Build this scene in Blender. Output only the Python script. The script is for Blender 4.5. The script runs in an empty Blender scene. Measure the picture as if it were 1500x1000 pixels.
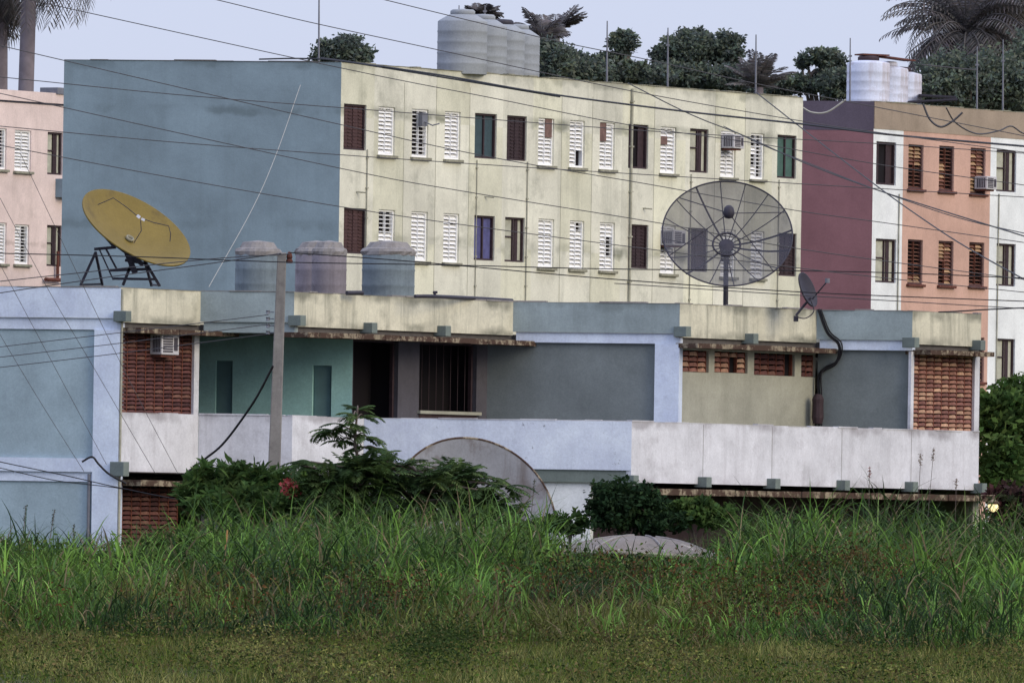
import bpy, math, random
import numpy as np
from mathutils import Vector, Matrix

# ------------------------------------------------------------------ camera, sky, sun, exposure
SC = bpy.context.scene
COL = SC.collection
F, EYE, ROLL, HY = 400 / 36 * 1500, 1.85, 0.0158, 775.0     # focal length in photo pixels, eye height, roll, eye level row
cr, sr = math.cos(ROLL), math.sin(ROLL)
cam = bpy.data.cameras.new('camera')
cam.lens, cam.sensor_width, cam.sensor_fit = 400, 36, 'HORIZONTAL'
cam.shift_y = 275 / 1500
cam.clip_start, cam.clip_end = 1, 6000
camo = bpy.data.objects.new('camera', cam)
COL.objects.link(camo)
camo.matrix_world = Matrix(((cr, -sr, 0, 0), (0, 0, -1, 0), (sr, cr, 0, EYE), (0, 0, 0, 1)))
SC.camera = camo
SC.render.engine = 'CYCLES'
SC.render.resolution_x, SC.render.resolution_y = 1024, 682

SUN_EL = math.radians(24)
SUN_AZ = math.atan2(0.78, -0.58)
S = Vector((math.sin(SUN_AZ) * math.cos(SUN_EL), math.cos(SUN_AZ) * math.cos(SUN_EL), math.sin(SUN_EL)))
w = bpy.data.worlds.new("World")
SC.world = w
w.use_nodes = True
nt = w.node_tree
bg = nt.nodes['Background']
sky = nt.nodes.new('ShaderNodeTexSky')
sky.sky_type = 'NISHITA'
sky.sun_disc = False
sky.sun_elevation, sky.sun_rotation = SUN_EL, SUN_AZ
sky.air_density, sky.dust_density, sky.ozone_density = 1.0, 1.0, 2.0
mx = nt.nodes.new('ShaderNodeMix')
mx.data_type = 'RGBA'
mx.inputs[0].default_value = 0.80                           # thin high overcast over the clear sky
nt.links.new(sky.outputs[0], mx.inputs[6])
tcw = nt.nodes.new('ShaderNodeTexCoord')                    # an overcast sky is brighter and bluer overhead than at the horizon
spw = nt.nodes.new('ShaderNodeSeparateXYZ')
nt.links.new(tcw.outputs['Generated'], spw.inputs[0])
mrw = nt.nodes.new('ShaderNodeMapRange')
mrw.inputs[1].default_value, mrw.inputs[2].default_value = 0.10, 0.85
nt.links.new(spw.outputs['Z'], mrw.inputs[0])
ovc = nt.nodes.new('ShaderNodeMix')
ovc.data_type = 'RGBA'
ovc.inputs[6].default_value = (3.7, 4.0, 5.55, 1)
ovc.inputs[7].default_value = (10.0, 10.6, 13.5, 1)
nt.links.new(mrw.outputs[0], ovc.inputs[0])
nt.links.new(ovc.outputs[2], mx.inputs[7])
nt.links.new(mx.outputs[2], bg.inputs['Color'])
bg.inputs['Strength'].default_value = 0.10
sun = bpy.data.lights.new('sun', 'SUN')
sun.energy, sun.angle, sun.color = 1.0, math.radians(28), (1.0, 0.86, 0.60)
suno = bpy.data.objects.new('sun', sun)
COL.objects.link(suno)
suno.rotation_euler = (-S).to_track_quat('-Z', 'Y').to_euler()
suno.location = S * 300
SC.view_settings.view_transform = 'Standard'
SC.view_settings.look = 'None'
SC.view_settings.exposure = 0.72
SC.view_settings.gamma = 1

rng = random.Random(7)
nr = np.random.default_rng(11)

# ------------------------------------------------------------------ geometry helpers
def ray(px, py):
    a, b = (px - 750) / F, (HY - py) / F
    return a * cr - b * sr, a * sr + b * cr

def P(px, py, D):
    x, z = ray(px, py)
    return Vector((x * D, D, EYE + z * D))

class Fr:
    """A vertical plane: origin (x, y), running at an angle in plan; s along it, z up, o outward."""
    def __init__(self, O, deg):
        a = math.radians(deg)
        self.O = Vector((O[0], O[1], 0))
        self.d = Vector((math.cos(a), math.sin(a), 0))
        self.n = Vector((self.d.y, -self.d.x, 0))
    def pt(self, s, z, o=0.0):
        return self.O + self.d * s + self.n * o + Vector((0, 0, z))
    def hit(self, px, py, o=0.0):
        x, z = ray(px, py)
        Q = self.O + self.n * o
        t = (Q.x * self.n.x + Q.y * self.n.y) / (x * self.n.x + self.n.y)
        p = Vector((x * t, t, 0)) - self.O
        return p.dot(self.d), EYE + z * t
    def s(self, px, py=560, o=0.0):
        return self.hit(px, py, o)[0]

class MB:
    def __init__(self):
        self.v, self.f, self.t, self.m = [], [], [], []
    def face(self, pts, tint=(1, 1, 1), mi=0):
        i = len(self.v)
        self.v += [tuple(p) for p in pts]
        self.f.append(tuple(range(i, i + len(pts))))
        self.t.append(tint); self.m.append(mi)
    def hexa(self, c, tint=(1, 1, 1), mi=0):
        i = len(self.v)
        self.v += [tuple(p) for p in c]
        for q in ((0, 3, 2, 1), (4, 5, 6, 7), (0, 1, 5, 4), (1, 2, 6, 5), (2, 3, 7, 6), (3, 0, 4, 7)):
            self.f.append(tuple(i + k for k in q)); self.t.append(tint); self.m.append(mi)
    def box(self, fr, s0, s1, z0, z1, o0, o1, tint=(1, 1, 1), mi=0):
        c = [fr.pt(s, z, o) for z in (z0, z1) for s, o in ((s0, o1), (s1, o1), (s1, o0), (s0, o0))]
        self.hexa(c, tint, mi)
    def bar(self, a, b, wx, wz, tint=(1, 1, 1), mi=0):
        a, b = Vector(a), Vector(b)
        d = (b - a).normalized()
        up = Vector((0, 0, 1)) if abs(d.z) < .9 else Vector((0, 1, 0))
        x = d.cross(up).normalized() * wx / 2
        y = x.cross(d).normalized() * wz / 2
        self.hexa([a - x - y, a + x - y, a + x + y, a - x + y, b - x - y, b + x - y, b + x + y, b - x + y], tint, mi)
    def tube(self, pts, r, n=6, tint=(1, 1, 1), mi=0, cap=True):
        pts = [Vector(p) for p in pts]
        rr = r if isinstance(r, (list, tuple)) else [r] * len(pts)
        i0 = len(self.v)
        prev = None
        for k, p in enumerate(pts):
            d = (pts[min(k + 1, len(pts) - 1)] - pts[max(k - 1, 0)]).normalized()
            if prev is None:
                up = Vector((0, 0, 1)) if abs(d.z) < .9 else Vector((1, 0, 0))
                x = d.cross(up).normalized()
            else:
                x = (prev - d * prev.dot(d)).normalized()
            prev = x
            y = d.cross(x)
            for j in range(n):
                a = 2 * math.pi * j / n
                self.v.append(tuple(p + (x * math.cos(a) + y * math.sin(a)) * rr[k]))
        for k in range(len(pts) - 1):
            for j in range(n):
                a, b = i0 + k * n + j, i0 + k * n + (j + 1) % n
                self.f.append((a, b, b + n, a + n)); self.t.append(tint); self.m.append(mi)
        if cap:
            self.f.append(tuple(i0 + j for j in reversed(range(n)))); self.t.append(tint); self.m.append(mi)
            self.f.append(tuple(i0 + (len(pts) - 1) * n + j for j in range(n))); self.t.append(tint); self.m.append(mi)
    def lathe(self, prof, n, M, tint=(1, 1, 1), mi=0, wob=None):
        i0 = len(self.v)
        for k, (r, z) in enumerate(prof):
            for j in range(n):
                a = 2 * math.pi * j / n
                q = r * (1 + (wob(k, j) if wob else 0))
                self.v.append(tuple(M @ Vector((q * math.cos(a), q * math.sin(a), z))))
        for k in range(len(prof) - 1):
            for j in range(n):
                a, b = i0 + k * n + j, i0 + k * n + (j + 1) % n
                self.f.append((a, b, b + n, a + n)); self.t.append(tint); self.m.append(mi)
    def prism(self, poly, z0, z1, tint=(1, 1, 1), mi=0):
        n = len(poly)
        i0 = len(self.v)
        self.v += [(p[0], p[1], z0) for p in poly] + [(p[0], p[1], z1) for p in poly]
        fs = [tuple(i0 + k for k in reversed(range(n))), tuple(i0 + n + k for k in range(n))]
        fs += [(i0 + k, i0 + (k + 1) % n, i0 + n + (k + 1) % n, i0 + n + k) for k in range(n)]
        for f in fs:
            self.f.append(f); self.t.append(tint); self.m.append(mi)
    def build(self, name, mat, parent=None, smooth=False, bevel=0):
        org = world_loc(parent) if parent else Vector((0, 0, 0))
        me = bpy.data.meshes.new(name)
        me.from_pydata([(a - org.x, b - org.y, c - org.z) for a, b, c in self.v], [], self.f)
        for mm in (mat if isinstance(mat, (list, tuple)) else [mat]):
            me.materials.append(mm)
        me.polygons.foreach_set('material_index', self.m)
        at = me.attributes.new('tint', 'FLOAT_COLOR', 'FACE')
        at.data.foreach_set('color', np.array([(a, b, c, 1) for a, b, c in self.t], dtype=np.float32).ravel())
        if smooth:
            me.polygons.foreach_set('use_smooth', [True] * len(self.f))
        me.update()
        o = bpy.data.objects.new(name, me)
        COL.objects.link(o)
        if parent:
            o.parent = parent
        if bevel:
            b = o.modifiers.new('bevel', 'BEVEL'); b.width = bevel; b.segments = 2; b.limit_method = 'ANGLE'
        return o

def world_loc(o):
    l = Vector((0, 0, 0))
    while o:
        l = l + o.location
        o = o.parent
    return l

def thing(name, label, cat, loc, group=None):
    o = bpy.data.objects.new(name, None)
    o.empty_display_size = .3
    COL.objects.link(o)
    o.location = loc
    return tag(o, label, cat, group)

def tag(o, label, cat, group=None, kind=None):
    if label: o['label'] = label
    if cat: o['category'] = cat
    if group: o['group'] = group
    if kind: o['kind'] = kind
    return o

def recentre(o, loc):
    """Move a single-mesh thing's origin to its base."""
    loc = Vector(loc)
    o.data.transform(Matrix.Translation(-loc))
    o.location = loc
    return o

def smooth_line(pts, n=8):
    pts = [Vector(p) for p in pts]
    if len(pts) < 3:
        return [pts[0].lerp(pts[-1], k / n) for k in range(n + 1)]
    out = []
    q = [pts[0] * 2 - pts[1]] + pts + [pts[-1] * 2 - pts[-2]]
    for i in range(1, len(q) - 2):
        for k in range(n):
            t = k / n
            a, b, c, d = q[i - 1], q[i], q[i + 1], q[i + 2]
            out.append(.5 * ((2 * b) + (c - a) * t + (2 * a - 5 * b + 4 * c - d) * t * t + (3 * b - a - 3 * c + d) * t ** 3))
    out.append(pts[-1])
    return out

# ------------------------------------------------------------------ materials
def srgb(r, g, b, k=1.0):
    def l(c):
        c /= 255
        return (c / 12.92 if c <= .04045 else ((c + .055) / 1.055) ** 2.4) * k
    return (l(r), l(g), l(b), 1)

def new_mat(name, rough=.85, spec=.25, metal=0):
    m = bpy.data.materials.new(name)
    m.use_nodes = True
    b = m.node_tree.nodes['Principled BSDF']
    b.inputs['Roughness'].default_value = rough
    b.inputs['Specular IOR Level'].default_value = spec
    b.inputs['Metallic'].default_value = metal
    return m, m.node_tree, b

def noise(nt, scale, detail=4, rough=.6, stretch=(1, 1, 1), coord='Object'):
    tc = nt.nodes.new('ShaderNodeTexCoord')
    mp = nt.nodes.new('ShaderNodeMapping')
    mp.inputs['Scale'].default_value = stretch
    nz = nt.nodes.new('ShaderNodeTexNoise')
    nz.inputs['Scale'].default_value = scale
    nz.inputs['Detail'].default_value = detail
    nz.inputs['Roughness'].default_value = rough
    nt.links.new(tc.outputs[coord], mp.inputs[0])
    nt.links.new(mp.outputs[0], nz.inputs['Vector'])
    return nz.outputs['Fac']

def ramp(nt, src, a, b, va=0.0, vb=1.0):
    r = nt.nodes.new('ShaderNodeMapRange')
    r.inputs[1].default_value, r.inputs[2].default_value = a, b
    r.inputs[3].default_value, r.inputs[4].default_value = va, vb
    nt.links.new(src, r.inputs[0])
    return r.outputs[0]

def mul(nt, a, b):
    m = nt.nodes.new('ShaderNodeMath')
    m.operation = 'MULTIPLY'
    nt.links.new(a, m.inputs[0])
    if isinstance(b, (int, float)): m.inputs[1].default_value = b
    else: nt.links.new(b, m.inputs[1])
    return m.outputs[0]

def mix(nt, fac, a, b, mode='MIX'):
    m = nt.nodes.new('ShaderNodeMix')
    m.data_type = 'RGBA'
    m.blend_type = mode
    for s, i in ((fac, 0), (a, 6), (b, 7)):
        if isinstance(s, bpy.types.NodeSocket): nt.links.new(s, m.inputs[i])
        else: m.inputs[i].default_value = s
    return m.outputs[2]

def plaster(name, col, stain=None, streak=.35, patch=.3, bands=(), chips=None, rough=.9, sc=1.0, grain=.12, tint=False, chip_at=.64):
    m, nt, b = new_mat(name, rough, .15)
    stain = stain or (col[0] * .45, col[1] * .45, col[2] * .42, 1)
    lo = tuple(c * (1 - .22) for c in col[:3]) + (1,)
    hi = tuple(min(.9, c * 1.1) for c in col[:3]) + (1,)
    c = mix(nt, ramp(nt, noise(nt, .55 * sc, 6, .65), .3, .7), lo, hi)
    c = mix(nt, mul(nt, ramp(nt, noise(nt, 1.1 * sc, 8, .7, (1.5, 1.5, .12)), .5, .75), streak), c, stain)
    c = mix(nt, mul(nt, ramp(nt, noise(nt, .9 * sc, 9, .72), .54, .7), patch), c, stain)
    if bands:
        tc = nt.nodes.new('ShaderNodeTexCoord')
        sp = nt.nodes.new('ShaderNodeSeparateXYZ')
        nt.links.new(tc.outputs['Object'], sp.inputs[0])
        wob = ramp(nt, noise(nt, 1.6, 5, .6), 0, 1, -.22, .22)
        ad = nt.nodes.new('ShaderNodeMath'); ad.operation = 'ADD'
        nt.links.new(sp.outputs['Z'], ad.inputs[0]); nt.links.new(wob, ad.inputs[1])
        gate = ramp(nt, noise(nt, .8, 3), .42, .62)
        for z, wd, am in bands:
            d = nt.nodes.new('ShaderNodeMath'); d.operation = 'SUBTRACT'; d.inputs[1].default_value = z
            nt.links.new(ad.outputs[0], d.inputs[0])
            ab = nt.nodes.new('ShaderNodeMath'); ab.operation = 'ABSOLUTE'
            nt.links.new(d.outputs[0], ab.inputs[0])
            c = mix(nt, mul(nt, mul(nt, ramp(nt, ab.outputs[0], wd * .3, wd, 1, 0), gate), am), c, stain)
    if chips:
        c = mix(nt, ramp(nt, noise(nt, 2.6, 10, .8), chip_at, chip_at + .05), c, chips)
    if tint:
        a = nt.nodes.new('ShaderNodeAttribute'); a.attribute_name = 'tint'
        c = mix(nt, 1.0, c, a.outputs['Color'], 'MULTIPLY')
    c = mix(nt, grain, c, mix(nt, 1.0, c, ramp_col(nt, noise(nt, 22, 5, .8)), 'MULTIPLY'))
    nt.links.new(c, b.inputs['Base Color'])
    bp = nt.nodes.new('ShaderNodeBump')
    bp.inputs['Strength'].default_value = .25
    bp.inputs['Distance'].default_value = .03
    nt.links.new(noise(nt, 5, 8, .7), bp.inputs['Height'])
    nt.links.new(bp.outputs[0], b.inputs['Normal'])
    return m

def ramp_col(nt, src):
    r = nt.nodes.new('ShaderNodeMapRange')
    r.inputs[1].default_value, r.inputs[2].default_value = .35, .65
    r.inputs[3].default_value, r.inputs[4].default_value = .1, 1.6
    nt.links.new(src, r.inputs[0])
    c = nt.nodes.new('ShaderNodeCombineColor')
    for i in range(3): nt.links.new(r.outputs[0], c.inputs[i])
    return c.outputs[0]

def plain(name, col, rough=.7, var=.25, sc=6, metal=0, spec=.3):
    m, nt, b = new_mat(name, rough, spec, metal)
    lo = tuple(c * (1 - var) for c in col[:3]) + (1,)
    hi = tuple(min(.95, c * (1 + var * .6)) for c in col[:3]) + (1,)
    nt.links.new(mix(nt, ramp(nt, noise(nt, sc, 6, .65), .3, .7), lo, hi), b.inputs['Base Color'])
    return m

def tinted(name, rough=.7, var=.3, sc=8, transl=0, spec=.25):
    """Colour comes from each face's own tint (a leaf, a tile)."""
    m, nt, b = new_mat(name, rough, spec)
    a = nt.nodes.new('ShaderNodeAttribute'); a.attribute_name = 'tint'
    dk = nt.nodes.new('ShaderNodeMix'); dk.data_type = 'RGBA'; dk.blend_type = 'MULTIPLY'
    dk.inputs[0].default_value = 1
    r = ramp(nt, noise(nt, sc, 3), .3, .7, 1 - var, 1 + var)
    c = nt.nodes.new('ShaderNodeCombineColor')
    for i in range(3): nt.links.new(r, c.inputs[i])
    nt.links.new(a.outputs['Color'], dk.inputs[6]); nt.links.new(c.outputs[0], dk.inputs[7])
    nt.links.new(dk.outputs[2], b.inputs['Base Color'])
    if transl:
        t = nt.nodes.new('ShaderNodeBsdfTranslucent')
        nt.links.new(dk.outputs[2], t.inputs['Color'])
        ms = nt.nodes.new('ShaderNodeMixShader'); ms.inputs[0].default_value = transl
        nt.links.new(b.outputs[0], ms.inputs[1]); nt.links.new(t.outputs[0], ms.inputs[2])
        nt.links.new(ms.outputs[0], nt.nodes['Material Output'].inputs['Surface'])
    return m

M = {}
M['gable'] = plaster('blue_grey_plaster', srgb(128, 146, 157), streak=.30, patch=.10, bands=((12.35, .14, .55), (9.45, .16, .35), (13.55, .2, .5)), grain=.08)
M['cream'] = plaster('cream_plaster', srgb(217, 215, 197), srgb(120, 122, 108), streak=.4, patch=.42, bands=((12.4, .2, .8), (9.15, .2, .8), (13.5, .16, .5)), tint=True, grain=.12)
M['maroon'] = plaster('maroon_plaster', srgb(135, 98, 104), streak=.22, patch=.12, grain=.08)
M['plum'] = plaster('plum_plaster', srgb(92, 84, 97), streak=.2, patch=.15)
M['tan'] = plaster('tan_plaster', srgb(159, 144, 128), streak=.35, patch=.3)
M['salmon'] = plaster('salmon_plaster', srgb(199, 163, 147), streak=.25, patch=.25)
M['white_wall'] = plaster('white_wall_plaster', srgb(230, 234, 234), srgb(160, 160, 168), streak=.2, patch=.15)
M['pink'] = plaster('pink_plaster', srgb(222, 203, 196), streak=.3, patch=.25, bands=((9.6, .1, .6),))
M['low_cream'] = plaster('parapet_cream', srgb(208, 204, 183), srgb(96, 98, 88), streak=.7, patch=.4, sc=1.6, bands=((EYE + 4.83, .22, .7), (EYE + 4.12, .2, .8)))
M['low_blue'] = plaster('parapet_blue_grey', srgb(151, 164, 166), streak=.3, patch=.25, sc=1.6, bands=((EYE + 4.83, .15, .5),))
M['lavender'] = plaster('lavender_paint', srgb(210, 221, 243), srgb(120, 124, 140), streak=.2, patch=.18, sc=1.6)
M['lavender_chip'] = plaster('chipped_lavender_paint', srgb(215, 223, 243), srgb(120, 124, 140), streak=.2, patch=.2, chips=srgb(120, 124, 134), chip_at=.62, sc=1.6)
M['panel'] = plaster('grey_teal_plaster', srgb(157, 176, 185), streak=.12, patch=.18, sc=1.6)
M['panel_shaded'] = plaster('shaded_grey_blue_plaster', srgb(116, 124, 125), streak=.15, patch=.25, sc=1.6)  # panel plaster with the shade under the overhang put into its colour
M['teal'] = plaster('teal_plaster', srgb(166, 210, 206), streak=.15, patch=.2, sc=1.6)
M['teal_dark'] = plain('dark_teal_paint', srgb(100, 130, 132), .7, .15, 3)
M['balcony'] = plaster('white_balcony_plaster', srgb(211, 212, 218), srgb(128, 122, 126), streak=.3, patch=.3, sc=2.0, chips=srgb(140, 134, 134), chip_at=.70, bands=((EYE + 2.27, .18, .6), (EYE + 1.0, .2, .6)))
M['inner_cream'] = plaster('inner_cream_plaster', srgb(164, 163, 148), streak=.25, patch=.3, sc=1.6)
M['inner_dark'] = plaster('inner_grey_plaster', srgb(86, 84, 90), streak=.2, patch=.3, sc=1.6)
M['green_beam'] = plaster('grey_green_beam', srgb(116, 126, 122), streak=.3, patch=.3, sc=2)
M['slab'] = plaster('stained_concrete_slab', srgb(150, 138, 118), srgb(52, 40, 36), streak=.7, patch=.9, sc=4, chips=srgb(74, 58, 50), chip_at=.45)
M['concrete'] = plaster('rough_concrete', srgb(140, 136, 134), srgb(70, 66, 66), streak=.5, patch=.5, sc=4)
M['pole'] = plaster('pole_concrete', srgb(132, 129, 126), srgb(76, 70, 72), streak=.5, patch=.4, sc=4)
M['roof'] = plain('roof_felt', srgb(90, 86, 84))
M['brown'] = plain('brown_wood', srgb(76, 54, 54), .7, .35, 9)
M['brown2'] = plain('dark_brown_wood', srgb(58, 44, 48), .7, .35, 9)
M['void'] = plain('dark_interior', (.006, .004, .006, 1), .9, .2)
M['slat'] = plain('white_louvre_slat', (.86, .86, .85, 1), .5, .06, 9)
M['slat_grey'] = plain('grey_louvre_slat', srgb(170, 160, 158), .6, .2, 9)
M['slat_wood'] = tinted('weathered_wood_slat', .75, .35, 9)
M['sill'] = plain('concrete_sill', srgb(140, 138, 122), .9, .35, 9)
M['glass'] = plain('dusty_glass', srgb(44, 52, 56), .25, .3, 5, 0, .5)
M['green_pane'] = plain('green_painted_shutter', srgb(72, 100, 92), .6, .3, 6)
M['teal_pane'] = plain('teal_painted_shutter', srgb(58, 76, 82), .6, .3, 6)
M['blue_pane'] = plain('blue_curtain', srgb(84, 84, 128), .7, .35, 7)
M['curtain'] = plain('pale_curtain', srgb(176, 176, 160), .9, .25, 5)
M['ac'] = plain('air_conditioner_metal', srgb(190, 188, 192), .5, .15, 4)
M['ac_dark'] = plain('air_conditioner_grille', srgb(70, 66, 74), .6, .2, 20)
M['steel'] = plain('dark_steel', srgb(52, 50, 60), .6, .3, 8)
M['grey_metal'] = plain('grey_painted_metal', srgb(110, 112, 120), .5, .25, 6)
M['pipe'] = plain('pale_pipe', srgb(160, 158, 142), .7, .3, 5)
M['cable'] = plain('black_cable', (.012, .011, .014, 1), .6, .2)
M['cable_thin'] = plain('grey_black_cable', (.06, .058, .064, 1), .6, .2)
M['cable_pale'] = plain('pale_cable', srgb(160, 158, 150), .7, .2)
M['rust'] = plain('rusty_iron', srgb(98, 58, 48), .85, .4, 7)
M['board'] = plain('weathered_board', srgb(116, 92, 86), .85, .4, 7)
M['yellow'] = plaster('yellow_dish_paint', srgb(120, 104, 54), srgb(70, 60, 46), streak=.1, patch=.55, sc=1.2, rough=.6)
M['dish_grey'] = plaster('grey_dish_metal', srgb(138, 140, 146), srgb(84, 72, 66), streak=.8, patch=.75, sc=1.1, rough=.6)
M['dish_pale'] = plaster('pale_dish_metal', srgb(116, 108, 100), srgb(84, 80, 80), streak=.4, patch=.6, sc=2, rough=.6, chips=srgb(196, 190, 176), chip_at=.60)
M['tank_grey'] = plaster('grey_green_fibre_cement', srgb(151, 156, 161), streak=.2, patch=.15, sc=1.4)
M['tank_white'] = plaster('white_fibre_cement', srgb(211, 217, 234), srgb(150, 124, 104), streak=.75, patch=.5, sc=1.6)
M['tank_blue'] = plaster('blue_grey_fibre_cement', srgb(118, 130, 136), srgb(84, 92, 100), streak=.6, patch=.6, sc=2.4)
M['tank_mauve'] = plaster('mauve_fibre_cement', srgb(134, 128, 134), srgb(86, 80, 84), streak=.6, patch=.6, sc=2.4)
M['tile'] = tinted('clay_tile', .8, .3, 14)
M['mortar'] = plain('shaded_mortar', srgb(62, 48, 48), .9, .3)
M['leaf'] = tinted('leaf', .8, .25, 3, .25, .06)
M['grass'] = tinted('grass_blade', .75, .2, 2, .3, .10)
M['bark'] = plain('bark', srgb(96, 86, 80), .9, .3, 5)
M['palm_bark'] = plain('palm_bark', srgb(120, 112, 118), .9, .25, 3)
M['red'] = tinted('red_blossom', .6, .3, 10, .2)
M['stalk'] = plain('dry_stalk', srgb(176, 132, 84), .8, .3, 8)

def mesh_screen():
    m, nt, b = new_mat('wire_mesh_screen', .6, .3)
    b.inputs['Base Color'].default_value = srgb(64, 64, 72)
    t = nt.nodes.new('ShaderNodeBsdfTransparent')
    ms = nt.nodes.new('ShaderNodeMixShader')
    nt.links.new(ramp(nt, noise(nt, 1.3, 4), .3, .7, .58, .70), ms.inputs[0])
    nt.links.new(t.outputs[0], ms.inputs[1]); nt.links.new(b.outputs[0], ms.inputs[2])
    nt.links.new(ms.outputs[0], nt.nodes['Material Output'].inputs['Surface'])
    return m
M['screen'] = mesh_screen()
def lamp_mat():
    m, nt, b = new_mat('lit_lamp_glass', .4)
    b.inputs['Base Color'].default_value = (.8, .7, .4, 1)
    b.inputs['Emission Color'].default_value = (1, .78, .38, 1)
    b.inputs['Emission Strength'].default_value = .7
    return m
M['lamp'] = lamp_mat()

# ------------------------------------------------------------------ ground
def ground():
    m, nt, b = new_mat('field_soil', .95, .1)
    c = mix(nt, ramp(nt, noise(nt, .25, 8, .65), .35, .65), (.035, .042, .010, 1), (.06, .056, .018, 1))
    nt.links.new(c, b.inputs['Base Color'])
    mb = MB()
    n = 40
    xs = [-2500 + 5000 * i / n for i in range(n + 1)]
    ys = [-60 + 2600 * (j / n) ** 2 for j in range(n + 1)]
    for i in range(n):
        for j in range(n):
            mb.face([(xs[i], ys[j], 0), (xs[i + 1], ys[j], 0), (xs[i + 1], ys[j + 1], 0), (xs[i], ys[j + 1], 0)])
    tag(mb.build('ground', m), None, None, None, 'structure')
ground()

# ------------------------------------------------------------------ windows and facades
def wall_holes(mb, fr, s0, s1, z0, z1, holes, depth=.16, o=0.0, cuts=(), zcuts=(), tints=None):
    ss = sorted({s0, s1, *[h[0] for h in holes], *[h[1] for h in holes], *cuts})
    zs = sorted({z0, z1, *zcuts, *[h[2] for h in holes], *[h[3] for h in holes]})
    for a, b in zip(ss, ss[1:]):
        for c, d in zip(zs, zs[1:]):
            ms, mz = (a + b) / 2, (c + d) / 2
            if any(h[0] < ms < h[1] and h[2] < mz < h[3] for h in holes):
                continue
            mb.face([fr.pt(a, c, o), fr.pt(b, c, o), fr.pt(b, d, o), fr.pt(a, d, o)],
                    tints(sum(ms > q for q in cuts), sum(mz > q for q in zcuts)) if tints else (1, 1, 1))
    for h0, h1, h2, h3 in holes:
        q = [(h0, h2), (h1, h2), (h1, h3), (h0, h3)]
        for k in range(4):
            a, b = q[k], q[(k + 1) % 4]
            mb.face([fr.pt(*b, o), fr.pt(*a, o), fr.pt(*a, o - depth), fr.pt(*b, o - depth)])

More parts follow.
